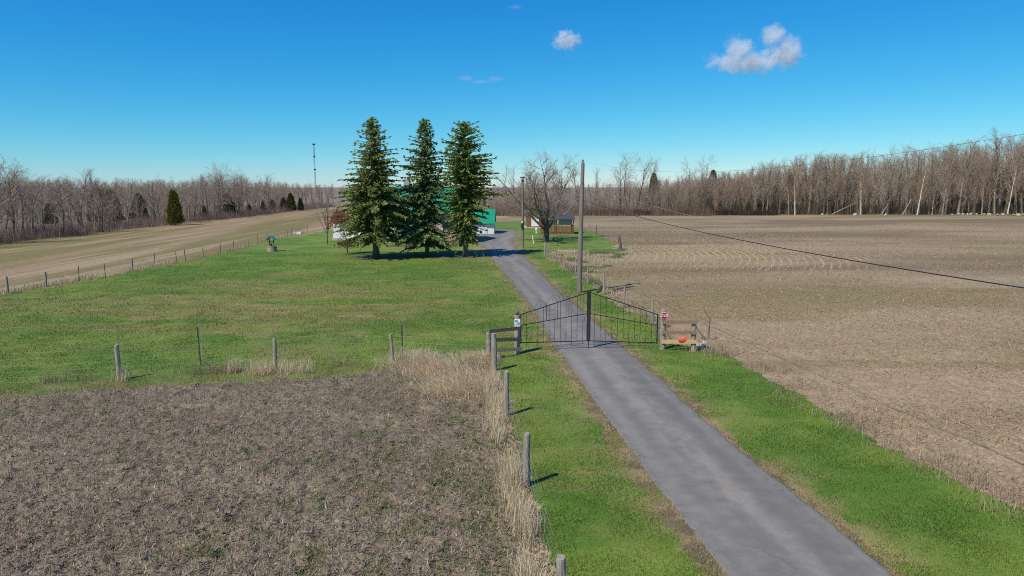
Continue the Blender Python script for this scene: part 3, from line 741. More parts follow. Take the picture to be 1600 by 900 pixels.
def scatter(name, pts, rz, sc, ids, objs, label, cat):
    """One 'stuff' object that repeats tree meshes on points with geometry nodes."""
    c = bpy.data.collections.new(name + '_source')
    for i, me in enumerate(objs): c.objects.link(bpy.data.objects.new('%s_%03d' % (name, i), me))
    me = bpy.data.meshes.new(name); me.from_pydata([tuple(p) for p in pts], [], [])
    for nm, ty, dat in (('rz', 'FLOAT', rz), ('sc', 'FLOAT', sc), ('ids', 'INT', ids)):
        a = me.attributes.new(nm, ty, 'POINT'); a.data.foreach_set('value', np.array(dat, np.int32 if ty == 'INT' else np.float32))
    o = ob(name, me); tag(o, label, cat, kind='stuff')
    g = bpy.data.node_groups.new(name, 'GeometryNodeTree')
    g.interface.new_socket('Geometry', in_out='INPUT', socket_type='NodeSocketGeometry'); g.interface.new_socket('Geometry', in_out='OUTPUT', socket_type='NodeSocketGeometry')
    nin, nout = g.nodes.new('NodeGroupInput'), g.nodes.new('NodeGroupOutput')
    iop, ci = g.nodes.new('GeometryNodeInstanceOnPoints'), g.nodes.new('GeometryNodeCollectionInfo')
    ci.inputs['Collection'].default_value = c; ci.inputs['Separate Children'].default_value = True; ci.inputs['Reset Children'].default_value = True
    def att(nm, ty):
        n_ = g.nodes.new('GeometryNodeInputNamedAttribute'); n_.data_type = ty; n_.inputs['Name'].default_value = nm; return n_.outputs['Attribute']
    cx, e2 = g.nodes.new('ShaderNodeCombineXYZ'), g.nodes.new('FunctionNodeEulerToRotation')
    g.links.new(att('rz', 'FLOAT'), cx.inputs['Z']); g.links.new(cx.outputs[0], e2.inputs[0]); g.links.new(e2.outputs[0], iop.inputs['Rotation'])
    iop.inputs['Pick Instance'].default_value = True
    g.links.new(att('ids', 'INT'), iop.inputs['Instance Index']); g.links.new(att('sc', 'FLOAT'), iop.inputs['Scale'])
    g.links.new(nin.outputs[0], iop.inputs['Points']); g.links.new(ci.outputs[0], iop.inputs['Instance']); g.links.new(iop.outputs[0], nout.inputs[0])
    md = o.modifiers.new('scatter', 'NODES'); md.node_group = g
    return o
def join2(a, b):
    bm = bmesh.new(); bm.from_mesh(a); n0 = len(bm.faces); bm.from_mesh(b)
    me = bpy.data.meshes.new('tree'); bm.to_mesh(me); bm.free()
    for m in a.materials: me.materials.append(m)
    return me
whole = [join2(a, b) for a, b in protos]
def wood(name, n, area, top, ids_, label, hmul=(.75, 1.02)):
    P_, rz, sc, ids = [], [], [], []
    while len(P_) < n:
        x_, y_ = area()
        p = Vector((x_, y_, -.05)); u = proj_u(x_, y_); h = HT(p, top(u)) * rnd.uniform(*hmul)
        P_.append(p); rz.append(rnd.uniform(0, 6.28)); sc.append(max(.45, h / 10)); ids.append(rnd.choice(ids_))
    return scatter(name, P_, rz, sc, ids, whole, label, 'wood')
wood('right_wood', 560, lambda: (rnd.uniform(46, 215), WOOD_R_Y + 6 + 50 * rnd.random() ** 1.3), lambda u: interp(u, RT_X, RT_T), [0, 1, 2, 3, 4, 1, 3], 'deep bare hardwood wood behind the right-hand front rank', (.7, 1.02))
wood('hedgerow_wood', 230, lambda: (rnd.uniform(-8, 75), rnd.uniform(185, 225)), lambda u: interp(u, RT_X, RT_T) + 6, [2, 3, 7, 8, 9, 4], 'thicket of bare trees behind the stubble field', (.7, 1.0))
wood('left_wood', 420, lambda: (WOOD_L_X - 6 - 70 * rnd.random() ** 1.2, rnd.uniform(70, 262)), lambda u: interp(u, LT_X, LT_T), [6, 7, 8, 9, 1, 3, 2], 'thick bare scrub wood behind the left-hand front rank', (.6, .98))
def far_area():
    y_ = rnd.uniform(280, 480); return rnd.uniform(-.8, .9) * y_, y_
wood('distant_wood', 1000, far_area, lambda u: interp(u, [0, 400, 520, 780, 900, 950, 1200, 1600], [278, 280, 286, 288, 286, 282, 270, 262]), [1, 2, 3, 4, 6, 8], 'distant bare woods along the horizon', (.85, 1.02))

# undergrowth at the foot of the woods
def brush(name, cx, cy, hh, n_stems, mat_cols, label, spread=0.9, wid=(.02, .05)):
    n = len(cx); k = n_stems
    bx_ = np.repeat(cx, k) + rng.normal(0, spread * .5, n * k); by_ = np.repeat(cy, k) + rng.normal(0, spread * .5, n * k)
    h_ = np.repeat(hh, k) * rng.uniform(.25, 1.15, n * k)
    c_ = mixc(mat_cols[0], mat_cols[1], rng.random(n * k)) * rng.uniform(.7, 1.2, (n * k, 1))
    return blades(np.stack([bx_, by_, np.full(n * k, -.02)], 1), h_, rng.uniform(*wid, n * k), rng.uniform(.05, .93, n * k), c_, name, m_straw, label, 'undergrowth')
n = 520; brush('left_undergrowth', WOOD_L_X - rng.random(n) * 9 + .5, rng.uniform(70, 250, n), rng.uniform(1.0, 3.0, n), 110, ((.34, .25, .19), (.2, .14, .105)), 'tangled purplish brown shrubs along the foot of the left-hand wood', 1.5)
n = 900; brush('right_undergrowth', rng.uniform(44, 175, n), WOOD_R_Y + 1.5 + rng.random(n) * 26, rng.uniform(1.2, 7.0, n), 60, ((.235, .185, .115), (.13, .105, .062)), 'dark undergrowth between the trunks of the right-hand wood', 1.6)
n = 260; brush('brush_row', rng.uniform(18, 66, n), WOOD_R_Y - 4 + rng.random(n) * 5, rng.uniform(.8, 2.2, n), 80, ((.115, .07, .05), (.055, .036, .03)), 'dark row of cleared brush and roots along the field end', 1.3, (.05, .12))
n = 330; brush('shed_thicket', rng.uniform(-8, 48, n), WOOD_R_Y - 8 + rng.random(n) * 14, rng.uniform(1.5, 4.5, n), 70, ((.32, .21, .145), (.19, .135, .095)), 'reddish brown thicket behind the shed and gazebo', 1.8)

# evergreens in the left-hand wood
def evergreen_meshes(seed, h, rad, col1, col2, n=2600, shape=1.0):
    r_ = np.random.default_rng(seed)
    z = h * (0.06 + 0.94 * r_.random(n) ** 1.25); f = z / h
    prof = rad * np.clip(np.clip(np.minimum(f * 6 + .35, 1) * (1 - f) ** .55, 0, 1) * .95, .03, 1)
    prof = np.where(shape > 0, prof, prof)
    a = r_.uniform(0, 2 * np.pi, n); q = prof * (0.45 + 0.6 * r_.random(n) ** .5) * (0.8 + .4 * vnoise(a * 2.2, z * 1.3, seed))
    P = np.stack([np.cos(a) * q, np.sin(a) * q, z], 1)
    out = np.stack([np.cos(a), np.sin(a), np.full(n, .9)], 1) + r_.normal(0, .35, (n, 3)); out /= np.linalg.norm(out, axis=1)[:, None]
    side = np.cross(out, r_.normal(0, 1, (n, 3))); side /= np.linalg.norm(side, axis=1)[:, None]
    L = r_.uniform(.25, .6, n)[:, None] * h / 6; w = L * .28
    V = np.stack([P - side * w, P + side * w, P + out * L], 1).reshape(-1, 3)
    C = np.repeat(mixc(col1, col2, r_.random(n)), 3, 0)
    crown = mesh_np('crown', V, np.arange(3 * n).reshape(n, 3), m_needle, C)
    trunk = MB().tube([(0, 0, -.05), (0, 0, h * .5), (0, 0, h * .9)], [.02 * h, .012 * h, .003 * h], 6).mesh('trunk', m_bark)
    return trunk, crown
ced = [evergreen_meshes(1, 6, 1.35, (.20, .19, .03), (.12, .13, .025)), evergreen_meshes(2, 6, 1.6, (.08, .09, .03), (.05, .06, .02)), evergreen_meshes(3, 6, 1.9, (.12, .125, .03), (.07, .08, .022))]
for u, vb, vt, k_, lab in ((274, 352, 299, 0, 'bright yellow-green columnar cedar at the edge of the left-hand wood'), (80, 352, 318, 2, 'round green cedar half hidden behind the bare trees far left'),
        (320, 343, 322, 0, 'small yellowish cedar right of the tall columnar one'), (357, 338, 303, 2, 'olive cedar in the middle of the left-hand wood'), (366, 338, 316, 1, 'dark cedar tucked right beside the olive one'), (390, 334, 318, 1, 'small dark cedar standing alone in the far left-hand wood'),
        (412, 333, 314, 1, 'dark pointed cedar left of the evergreen row'), (426, 331, 312, 2, 'dark evergreen at the left of the far evergreen row'), (443, 330, 309, 2, 'green evergreen second from left in the far row'), (455, 330, 303, 2, 'tallest green evergreen in the far row'), (470, 329, 310, 1, 'dark evergreen at the right of the far row'),
        (156, 350, 296, 2, 'olive evergreen behind the slim dark bare tree'), (176, 350, 298, 2, 'olive evergreen right of the slim dark bare tree'), (219, 348, 304, 2, 'olive evergreen left of the yellow-green cedar'),
        (1020, 326, 272, 2, 'small dark pine showing above the hedgerow'), (1112, 326, 268, 2, 'dark pine top above the right of the brush row'), (1106, 331, 298, 0, 'yellowish cedar behind the brush row')):
    p = G(u, vb); e = empty('cedar_tree', p, rnd.uniform(0, 6)); hh = HT(p, vt); e.scale = (hh / 6 * (.62 if u > 1000 and hh > 8 else 1),) * 2 + (hh / 6,)
    tag(e, lab, 'tree')
    for nm, me in zip(('trunk', 'crown'), ced[k_]): ob(nm, me, e)

# ------------------------------------------------------------------ the three spruces
def spruce(base, top_v, prof_px, seed, label, cols, cone_col=None, dens=1.0, trunk_r=.33, low_v=372, extra=None):
    e = empty('spruce_tree', base); tag(e, label, 'tree', 'three spruces in front of the house')
    H = HT(base, top_v); r_ = random.Random(seed); q = np.random.default_rng(seed)
    px = base.y / FPX
    zs = [HT(base, v) for v, _, _ in prof_px][::-1]; lw = [w * px * 1.14 for _, w, _ in prof_px][::-1]; rw = [w * px * 1.14 for _, _, w in prof_px][::-1]
    trunk = MB(); k = 12
    trunk.tube([(0.06 * math.sin(i * 1.7), .05 * math.cos(i * 2.1), -.1 + H * .97 * i / k) for i in range(k + 1)], [trunk_r * (1 - i / k) ** .8 * (1.25 if i == 0 else 1) + .015 for i in range(k + 1)], 9)
    trunk.build('trunk', m_bark, e, smooth=True)
    limb = []; V, C = [], []
    z = HT(base, low_v)
    def spray(p, d, L, col):
        """A drooping spray of needles: three crossed slim faces."""
        for t in range(4):
            dd = (d + Vector((r_.gauss(0, .28), r_.gauss(0, .28), r_.gauss(-.12, .28)))).normalized()
            s = dd.cross(Vector((r_.gauss(0, 1), r_.gauss(0, 1), r_.gauss(0, 1)))).normalized() * L * r_.uniform(.12, .2)
            m = p + dd * L * .45
            V.extend((p, m - s, p + dd * L * r_.uniform(.8, 1.15), m + s)); cc = [c * r_.uniform(.7, 1.3) for c in col]; C.extend([cc] * 4)
    while z < H - .25:
        f = z / H
        nb = max(5, int(8 * dens * (1 - .4 * f)))
        a0 = r_.uniform(0, 6.28)
        for b in range(nb):
            a = a0 + 6.283 * b / nb + r_.gauss(0, .25)
            wl, wr = np.interp(z, zs, lw), np.interp(z, zs, rw); t = (math.cos(a) + 1) / 2
            Rr = (wl * (1 - t) + wr * t) * r_.uniform(.72, 1.16) * (1.0 if r_.random() > .12 else .55)
            Rr *= .72 + .5 * float(vnoise(np.array([a * 1.3 + seed * 7]), np.array([z * .75]), seed + 3)[0])
            if extra and abs(z - HT(base, extra[0])) < .16 and b == 0: a = r_.gauss(-.15, .08); Rr = extra[1] * px
            zz = z + r_.uniform(-.2, .2); pts = []
            droop = (.36 * (1 - f) + .05); rise = .30 * f
            n_ = max(4, int(Rr / .32))
            for i in range(n_ + 1):
                s = i / n_; pts.append(Vector((math.cos(a) * Rr * s, math.sin(a) * Rr * s, zz + Rr * (rise * s - droop * s * s + .06 * s ** 3))))
            for i in range(n_): limb.append((pts[i], pts[i + 1], .045 * (1 - .8 * i / n_) * (.5 + Rr / 5), .045 * (1 - .8 * (i + 1) / n_) * (.5 + Rr / 5), 0))
            tone = r_.random()
            col = [c1 * (1 - tone) + c2 * tone for c1, c2 in zip(*cols)]
            for i in range(1, n_ + 1):
                s = i / n_
                if s < .18 and r_.random() < .6: continue
                d = (pts[i] - pts[i - 1]).normalized()
                w_ = min(1.0, .35 + .75 * (1 - s)) * (.22 + .20 * Rr)
                for side in (-1, 1):
                    for rep in range(4):
                        sd_ = Vector((-math.sin(a), math.cos(a), 0)) * side
                        dd = (d * .8 + sd_ * r_.uniform(.4, 1.1) + Vector((0, 0, r_.choice((-.12, -.3, -.75))))).normalized(); L = w_ * r_.uniform(.5, 1.0)
                        p = pts[i - 1].lerp(pts[i], r_.random())
                        c2 = col if not (cone_col and f > .55 and r_.random() < .06) else cone_col
                        spray(p, dd, L * .8, c2)
                        if L > .4: spray(p + dd * L * .55, dd, L * .62, c2)
            spray(pts[-1], (pts[-1] - pts[-2]).normalized(), .4, col)
        z += .27 * r_.uniform(.75, 1.25) * (1.0 if f < .8 else .8)
    for j in range(int(1500 * dens)):
        z = zs[0] + (H - zs[0]) * r_.random() ** 1.25; a = r_.uniform(0, 6.283); t = (math.cos(a) + 1) / 2
        if float(vnoise(np.array([a * 1.9 + seed]), np.array([z * 1.1]), seed)[0]) < .5: continue
        Rr = (np.interp(z, zs, lw) * (1 - t) + np.interp(z, zs, rw) * t) * r_.random() ** .6 * .8
        p = Vector((math.cos(a) * Rr, math.sin(a) * Rr, z - .12 * Rr)); tone = r_.random(); f = z / H
        col = cone_col if (cone_col and f > .6 and r_.random() < .06) else [c1 * (1 - tone) + c2 * tone for c1, c2 in zip(*cols)]
        spray(p, Vector((math.cos(a), math.sin(a), r_.uniform(-.8, .1))).normalized(), r_.uniform(.25, .5), col)
    for j in range(26): spray(Vector((r_.gauss(0, .1), r_.gauss(0, .1), H - 1.3 + j * .05)), Vector((r_.gauss(0, .7), r_.gauss(0, .7), .8)).normalized(), .34, cols[0])
    n = len(V) // 4
    ob('crown', mesh_np('crown', np.array([tuple(v) for v in V]), np.arange(4 * n).reshape(n, 4), m_needle, np.array(C)), e)
    ob('limbs', segs_to_mesh('limbs', limb, [m_bark], lambda r: 3, 0), e)
    return n
n1 = spruce(SPRUCES[0], 184, [(184, 1, 1), (200, 9, 9), (240, 27, 30), (290, 44, 46), (325, 50, 50), (345, 48, 52), (375, 36, 44)], 21, 'left spruce, olive green and broad with rusty cones near its top',
            ((.29, .345, .085), (.135, .175, .05)), cone_col=(.30, .15, .085), dens=1.05)
n2 = spruce(SPRUCES[1], 187, [(187, 2, 2), (205, 8, 8), (230, 19, 17), (265, 34, 28), (320, 46, 36), (355, 52, 40), (380, 40, 32)], 22, 'middle spruce, narrowest and bluish green with a pointed top',
            ((.26, .355, .11), (.115, .17, .065)), dens=.95, trunk_r=.2, low_v=378)
n3 = spruce(SPRUCES[2], 190, [(190, 3, 4), (200, 12, 15), (230, 30, 30), (262, 33, 38), (295, 34, 46), (312, 34, 36), (345, 28, 30), (375, 18, 20)], 23, 'right spruce beside the drive, full blunt top and a long right limb',
            ((.29, .365, .075), (.13, .175, .042)), dens=1.1, trunk_r=.26, low_v=376, extra=(302, 66))

# ------------------------------------------------------------------ big bare yard tree, small trees, saplings
def custom_tree(name, base, h, seed, P, r, maxl, mats, twig_r, label, wid=1.0, rz=0.0, trunk_frac=1.0, lean=.03):
    a, b = tree_meshes(seed, P, h, r, maxl, mats, twig_r, lean, trunk_frac)
    e = empty(name, base, rz); e.scale = (wid, wid, 1); tag(e, label, 'tree')
    ob('trunk', a, e); ob('crown', b, e); return e
RMIN[0] = .0105
pb = G(853, 376)
custom_tree('bare_maple', pb, HT(pb, 232), 34, BIG, .36, 4, [m_bark, m_twig_grey], .012, 'wide spreading bare tree in front of the gazebo', 1.12, 0.4, .22)
pl = G(511, 382)
SMALL = dict(BIG, ratio=[2.2, .42, .5, .5, .5], kids=[9, 9, 6, 0, 0], angle=[33, 38, 40, 38, 30])
custom_tree('small_bare_tree', pl, HT(pl, 272), 35, SMALL, .15, 3, [m_bark_pale, m_twig_grey], .012, 'slim bare tree on the lawn left of the spruces', .75, 1.0, .3, .06)
RMIN[0] = .004
SAP = dict(FOREST, kids=[12, 3, 0, 0], ratio=[.28, .4, .5, .5], angle=[38, 35, 30, 30], steps=[6, 3, 2, 2]); SAP['from'] = [.35, .2, .2, 0]
for u, vb, vt, lab, r0 in ((315, 562, 478, 'bare sapling tied beside the steel stake of the crossing fence', .022), (631, 548, 484, 'bare sapling beside the leaning post of the crossing fence', .02),
        (451, 416, 380, 'pale young whip on the lawn right of the wishing well', .03), (362, 424, 398, 'thin young whip on the lawn, left of a pair', .025), (376, 413, 388, 'thin young whip on the lawn, right of a pair', .025),
        (746, 432, 390, 'thin sapling at the lawn edge in front of the right spruce', .02), (755, 428, 392, 'thin sapling just right of another in front of the right spruce', .02), (770, 480, 420, 'slender young whip on the lawn close to the drive', .018)):
    p = G(u, vb)
    custom_tree('sapling', p, HT(p, vt), u, SAP, r0, 2, [m_bark_pale, m_twig_grey], .004, lab, 1.0, 0, 1.0, .03)
# russet young tree at the left end of the house
p = G(543, 397.5); e = empty('russet_tree', p); tag(e, 'small tree with russet leaves in front of the white house wing', 'tree')
MB().tube([(0, 0, -.1), (.05, 0, 1.2), (-.35, .0, 2.6), (-.75, .0, 4.3)], [.06, .05, .035, .01], 6).build('trunk', m_bark, e)
V, C = [], []; r_ = np.random.default_rng(4)
for cx, cz, rx, rz_, n, c1, c2 in ((-.75, 3.75, 1.15, .95, 1500, (.34, .11, .075), (.22, .085, .055)), (.0, 1.15, 1.2, .42, 700, (.16, .095, .035), (.09, .075, .03)), (-.3, 2.5, .5, .9, 160, (.2, .09, .05), (.14, .07, .04))):
    P_ = r_.normal(0, .48, (n, 3)) * (rx, rx, rz_) + (cx, 0, cz); a = r_.normal(0, 1, (n, 3)); a /= np.linalg.norm(a, axis=1)[:, None]; b = np.cross(a, r_.normal(0, 1, (n, 3))); b /= np.linalg.norm(b, axis=1)[:, None]
    V.append(np.stack([P_, P_ + a * .16 + b * .04, P_ + a * .2 - b * .05], 1).reshape(-1, 3)); C.append(np.repeat(mixc(c1, c2, r_.random(n)), 3, 0))
V = np.concatenate(V); ob('crown', mesh_np('crown', V, np.arange(len(V)).reshape(-1, 3), m_leafbrown, np.concatenate(C)), e)
# dead forked shrub by the right gate panel
p = G(1102, 531); e = empty('dead_shrub', p); tag(e, 'leafless forked shrub at the field edge beside the right gate panel', 'shrub')
px = p.y / FPX
MB().tube([(5 * px, 0, -.05), (5 * px, 0, 10 * px), (6.5 * px, 0, 34 * px)], [.045, .035, .022], 6).tube([(6.5 * px, 0, 34 * px), (0, .05, 42 * px), (-4 * px, .1, 56 * px)], [.022, .016, .006], 5).build('stem', m_bark, e)
MB().tube([(3 * px, 0, 0), (-6 * px, .05, 8 * px), (-14 * px, .1, 20 * px), (-16 * px, .1, 30 * px)], [.04, .032, .022, .006], 6).tube([(-14 * px, .1, 20 * px), (-17 * px, 0, 24 * px)], [.016, .004], 4).build('branch', m_bark, e)

# ------------------------------------------------------------------ fences
def round_post(p, h, r, mat, parent, lean=(0, 0), n=9, seed=0):
    """A weathered post: slightly crooked, flat sawn or chipped top."""
    r_ = random.Random(seed)
    pts = [(p[0] - parent.location.x + lean[0] * h * t + r_.uniform(-.008, .008), p[1] - parent.location.y + lean[1] * h * t + r_.uniform(-.008, .008), -.25 + (h + .25) * t) for t in (0, .35, .7, .97, 1)]
    return MB().tube(pts, [r * 1.05, r, r * .97, r * .93, r * .8], n).build('post', mat, parent)
def t_post(p, h, parent, lean=0.0):
    x, y = p[0] - parent.location.x, p[1] - parent.location.y
    m = MB(); m.bar((x, y, -.3), (x + lean * h, y, h), .05, .012); m.bar((x, y + .02, -.3), (x + lean * h, y + .02, h), .012, .045)
    return m.build('steel_post', m_steel, parent)
def wires(pts, heights, parent, r=.005, sag=.02, mat=None):
    o_ = parent.location
    for hz in heights:
        path = []
        for a, b in zip(pts[:-1], pts[1:]):
            for t in (0, .33, .67): path.append((a[0] + (b[0] - a[0]) * t - o_.x, a[1] + (b[1] - a[1]) * t - o_.y, hz - sag * 4 * t * (1 - t)))
        path.append((pts[-1][0] - o_.x, pts[-1][1] - o_.y, hz))
        MB().tube(path, r, 4, cap=False).build('wire', mat or m_wire, parent)
# fence crossing in front of the lawn
f1 = empty('wire_fence', G(431, 577)); tag(f1, 'wire fence on grey posts crossing between the lawn and the tilled field', 'fence')
P1 = [G(-75, 607), G(188, 594), G(431, 578), G(615, 570), G(772, 579)]
for i, (p, vt, r_, ln) in enumerate(((P1[0], 552, .075, .0), (P1[1], 539, .085, -.03), (P1[2], 529, .075, 0), (P1[3], 522, .065, -.07))):
    round_post(p, HT(p, vt), r_, m_post, f1, (ln, 0), seed=i)
t_post(G(314, 570), HT(G(314, 570), 511), f1, -.03); t_post(G(629, 556), HT(G(629, 556), 508), f1)
wires(P1, (.12, .3, .5, .72, .95, 1.18), f1, .0026)
stay = MB()
for a, b in zip(P1[:-1], P1[1:]):
    L = (b - a).length; n = int(L / .6)
    for j in range(1, n):
        q = a.lerp(b, j / n) - f1.location; stay.tube([(q.x, q.y, .12), (q.x, q.y, .95)], .0015, 3, cap=False)
tag(stay.build('stay_wires', m_wire, f1), kind='stuff')
# near fence along the verge
f2 = empty('wire_fence', G(791, 648)); tag(f2, 'wire fence of three stout grey posts in tall dry grass by the drive', 'fence')
pA, pB, pC = G(791, 650), G(822, 760), G(880, 1005)
pC.z = 0
for i, (p, vt) in enumerate(((pA, 580), (pB, 677))): round_post(p, HT(p, vt), .085, m_post, f2, (.01, 0), 12, seed=20 + i)
qC = AT(877, 870, 10.2); pC = Vector((qC.x, qC.y, 0)); round_post(pC, qC.z, .085, m_post, f2, (0, 0), 12, seed=25)
wires([G(772, 579), pA, pB, pC, Vector((pC.x + .35, pC.y - 3.5, 0))], (.15, .4, .65, .9, 1.12), f2, .0022)
# long fence behind the lawn on the left
f3 = empty('wire_fence', G(207, 424)); tag(f3, 'long low fence of thin posts between the lawn and the hay field', 'fence')
P3 = [(-120, 484), (-50, 470), (13, 459), (72, 448), (124, 439), (165, 432), (207, 424), (242, 416), (276, 411), (289, 408), (318, 401), (345, 396), (365, 391), (387, 386), (403, 381), (418, 377), (449, 370), (456, 368), (462, 367), (481, 364)]
pp = []
for i, (u, v) in enumerate(P3):
    p = G(u, v); pp.append(p); hh = .95 + .25 * ((i * 37) % 10) / 10
    if i in (2, 3, 6, 9, 13, 18): round_post(p, hh * 1.1, .075, m_post, f3, (((i * 13) % 5 - 2) * .02, 0), 7, seed=40 + i)
    else: t_post(p, hh, f3, ((i * 7) % 5 - 2) * .015)
wires(pp, (.25, .55, .85), f3, .004)
# fence along the right side of the drive
f4 = empty('wire_fence', G(944, 459)); tag(f4, 'wire fence of pale thin posts along the right side of the drive', 'fence')
P4 = [(852, 400, 378, .1), (869, 408, 391, .05), (882, 419, 397, .06), (899, 428, 407, .06), (918, 443, 418, .06), (944, 459, 432, .07), (975, 481, 447, .065), (1019, 508, 467, .07)]
pp = []
for i, (u, vb, vt, r_) in enumerate(P4):
    p = G(u, vb); pp.append(p); round_post(p, HT(p, vt), r_, m_post, f4, (((i * 13) % 5 - 2) * .012, 0), 8, seed=60 + i)
p = G(856, 402); round_post(p, 1.35, .05, m_post, f4, (-.14, .1), 8, seed=70)
wires(pp + [G(1034, 545)], (.2, .5, .8, 1.1), f4, .004)
# yard fence and the stump post
f5 = empty('wire_fence', G(943, 369)); tag(f5, 'short run of thin posts at the field corner right of the gazebo', 'fence')
pp = []
for i, (u, vb, vt) in enumerate(((921, 362, 349), (931.5, 366, 352), (943, 369, 359), (958, 383, 366))):
    p = G(u, vb); pp.append(p); round_post(p, HT(p, vt), .075, m_post if i != 1 else m_bark, f5, (0, 0), 7, seed=80 + i)
wires(pp + [G(970, 390)], (.3, .7, 1.05), f5, .004)
p = G(970, 391); e = empty('stump_post', p); tag(e, 'thick dark leaning stump post at the corner of the rough yard', 'post')
MB().tube([(0, 0, -.1), (-.08, 0, .7), (-.2, .05, 1.35), (-.24, .05, HT(p, 368))], [.2, .16, .16, .1], 8).build('post', m_bark, e)
MB().tube([(.1, -.1, .1), (.55, -.15, .05)], [.14, .1], 7).build('fallen_piece', m_bark, e)

# ------------------------------------------------------------------ rail panels beside the gate
def plank(a, b, t, h, mat, parent, name='rail'):
    o_ = parent.location
    return MB().bar(Vector(a) - o_, Vector(b) - o_, t, h).build(name, mat, parent)
gl, gr = G(808, 553), G(1035, 546)
pl_e = empty('rail_panel', gl); tag(pl_e, 'three-rail wooden panel on the left of the gate', 'fence panel')
hl = HT(gl, 492); round_post(gl, hl, .13, m_post, pl_e, (0, 0), 12, seed=90)
MB().tube([(0, 0, hl), (0, 0, hl + .05), (0, 0, hl + .1), (0, 0, hl + .17), (0, 0, hl + .22)], [.05, .09, .1, .07, .01], 10).build('finial', m_bark, pl_e, smooth=True)
gb = G(764, 562); round_post(gb, HT(gb, 519), .1, m_post, pl_e, (-.02, 0), 10, seed=91)
nv = (gb - gl).normalized(); off = Vector((nv.y, -nv.x, 0)); off = off if off.y < 0 else -off
for (v1, v2, mt, ext) in ((512.5, 517.5, m_rail, .12), (530, 531, m_rail, .0), (545.5, 547, m_rail_new, -.1)):
    a = gl + off * .15 - nv * .12; b = gb + off * .15 + nv * ext
    plank((a.x, a.y, HT(a, v1)), (b.x, b.y, HT(b, v2)), .045, .15, mt, pl_e)
gc = G(772, 580); e = empty('corner_post', gc); tag(e, 'grey leaning corner post in dry grass left of the gate', 'post')
MB().tube([(0, 0, -.2), (.01, 0, .6), (0, 0, 1.2), (-.01, 0, HT(gc, 521))], [.12, .115, .11, .09], 10).build('post', m_post, e)
pr_e = empty('rail_panel', gr); tag(pr_e, 'three-rail wooden panel on the right of the gate', 'fence panel')
hr = HT(gr, 484); round_post(gr, hr, .12, m_post, pr_e, (0, 0), 12, seed=92)
gq = G(1083, 549); round_post(gq, HT(gq, 503), .11, m_post, pr_e, (.0, 0), 10, seed=93)
nv = (gq - gr).normalized(); off = Vector((nv.y, -nv.x, 0)); off = off if off.y < 0 else -off
rails = []
for v, mt in ((503.5, m_rail), (519.5, m_rail), (534, m_rail_new)):
    a = gr + off * .14 - nv * .03; b = gq + off * .14 + nv * .14
    plank((a.x, a.y, HT(a, v)), (b.x, b.y, HT(b, v)), .045, .16, mt, pr_e); rails.append((a, b, HT(a, v)))
# orange cloth on the lowest rail
a, b, z = rails[2]; c_ = a.lerp(b, .62); e = empty('orange_cloth', (c_.x, c_.y, z + .075)); tag(e, 'crumpled orange-red cloth lying on the lowest rail of the right panel', 'cloth')
bm = bmesh.new(); bmesh.ops.create_icosphere(bm, subdivisions=3, radius=1)
for v in bm.verts:
    k = .82 + .36 * float(vnoise(np.array([v.co.x * 3 + 9]), np.array([v.co.y * 3 + v.co.z * 2]), 3)[0]); v.co = Vector((v.co.x * .2 * k, v.co.y * .07 * k, max(v.co.z, -.55) * .13 * k + .06))
me = bpy.data.meshes.new('fold'); bm.to_mesh(me); bm.free(); me.materials.append(m_orange); ob('fold', me, e)
MB().tube([(.12, -.02, .06), (.24, -.03, .05), (.33, -.035, -.03)], [.05, .035, .01], 7).build('tail', m_orange, e)
# stop sign on the right gate post
sc_ = Vector((gr.x, gr.y - .145, HT(gr, 492.5))); e = empty('stop_sign', sc_); tag(e, 'small red octagonal stop sign on the right gate post', 'sign')
def octa(r, y0, y1): return MB().prism([(r * math.cos(R(22.5 + 45 * k)), y0, r * math.sin(R(22.5 + 45 * k))) for k in range(8)], (0, y1 - y0, 0))
octa(.165, 0, .008).build('border', m_signwhite, e); octa(.15, -.004, -.0005).build('face', m_signred, e)
td = bpy.data.curves.new('lettering', 'FONT'); td.body = 'STOP'; td.size = .135; td.align_x = 'CENTER'; td.align_y = 'CENTER'; td.extrude = .001; td.offset = .003
to_ = bpy.data.objects.new('lettering_source', td); me = bpy.data.meshes.new_from_object(to_); bpy.data.objects.remove(to_); me.materials.clear(); me.materials.append(m_signwhite)
lo = ob('lettering', me, e); lo.location = (0, -.0065, 0); lo.rotation_euler = (R(90), 0, 0)
# blue and white plate on the left gate post
sc_ = Vector((gl.x + .01, gl.y - .145, HT(gl, 503))); e = empty('plate_sign', sc_); tag(e, 'small blue and white plate on the left gate post', 'sign')
MB().box((0, 0, 0), (.24, .012, .32)).build('plate', m_signwhite, e)
for dx, dz, w_, h_ in ((-.04, .06, .11, .1), (.05, -.05, .1, .12), (-.05, -.09, .07, .05)): MB().box((dx, -.008, dz), (w_, .003, h_)).build('blue_mark', m_blue, e)

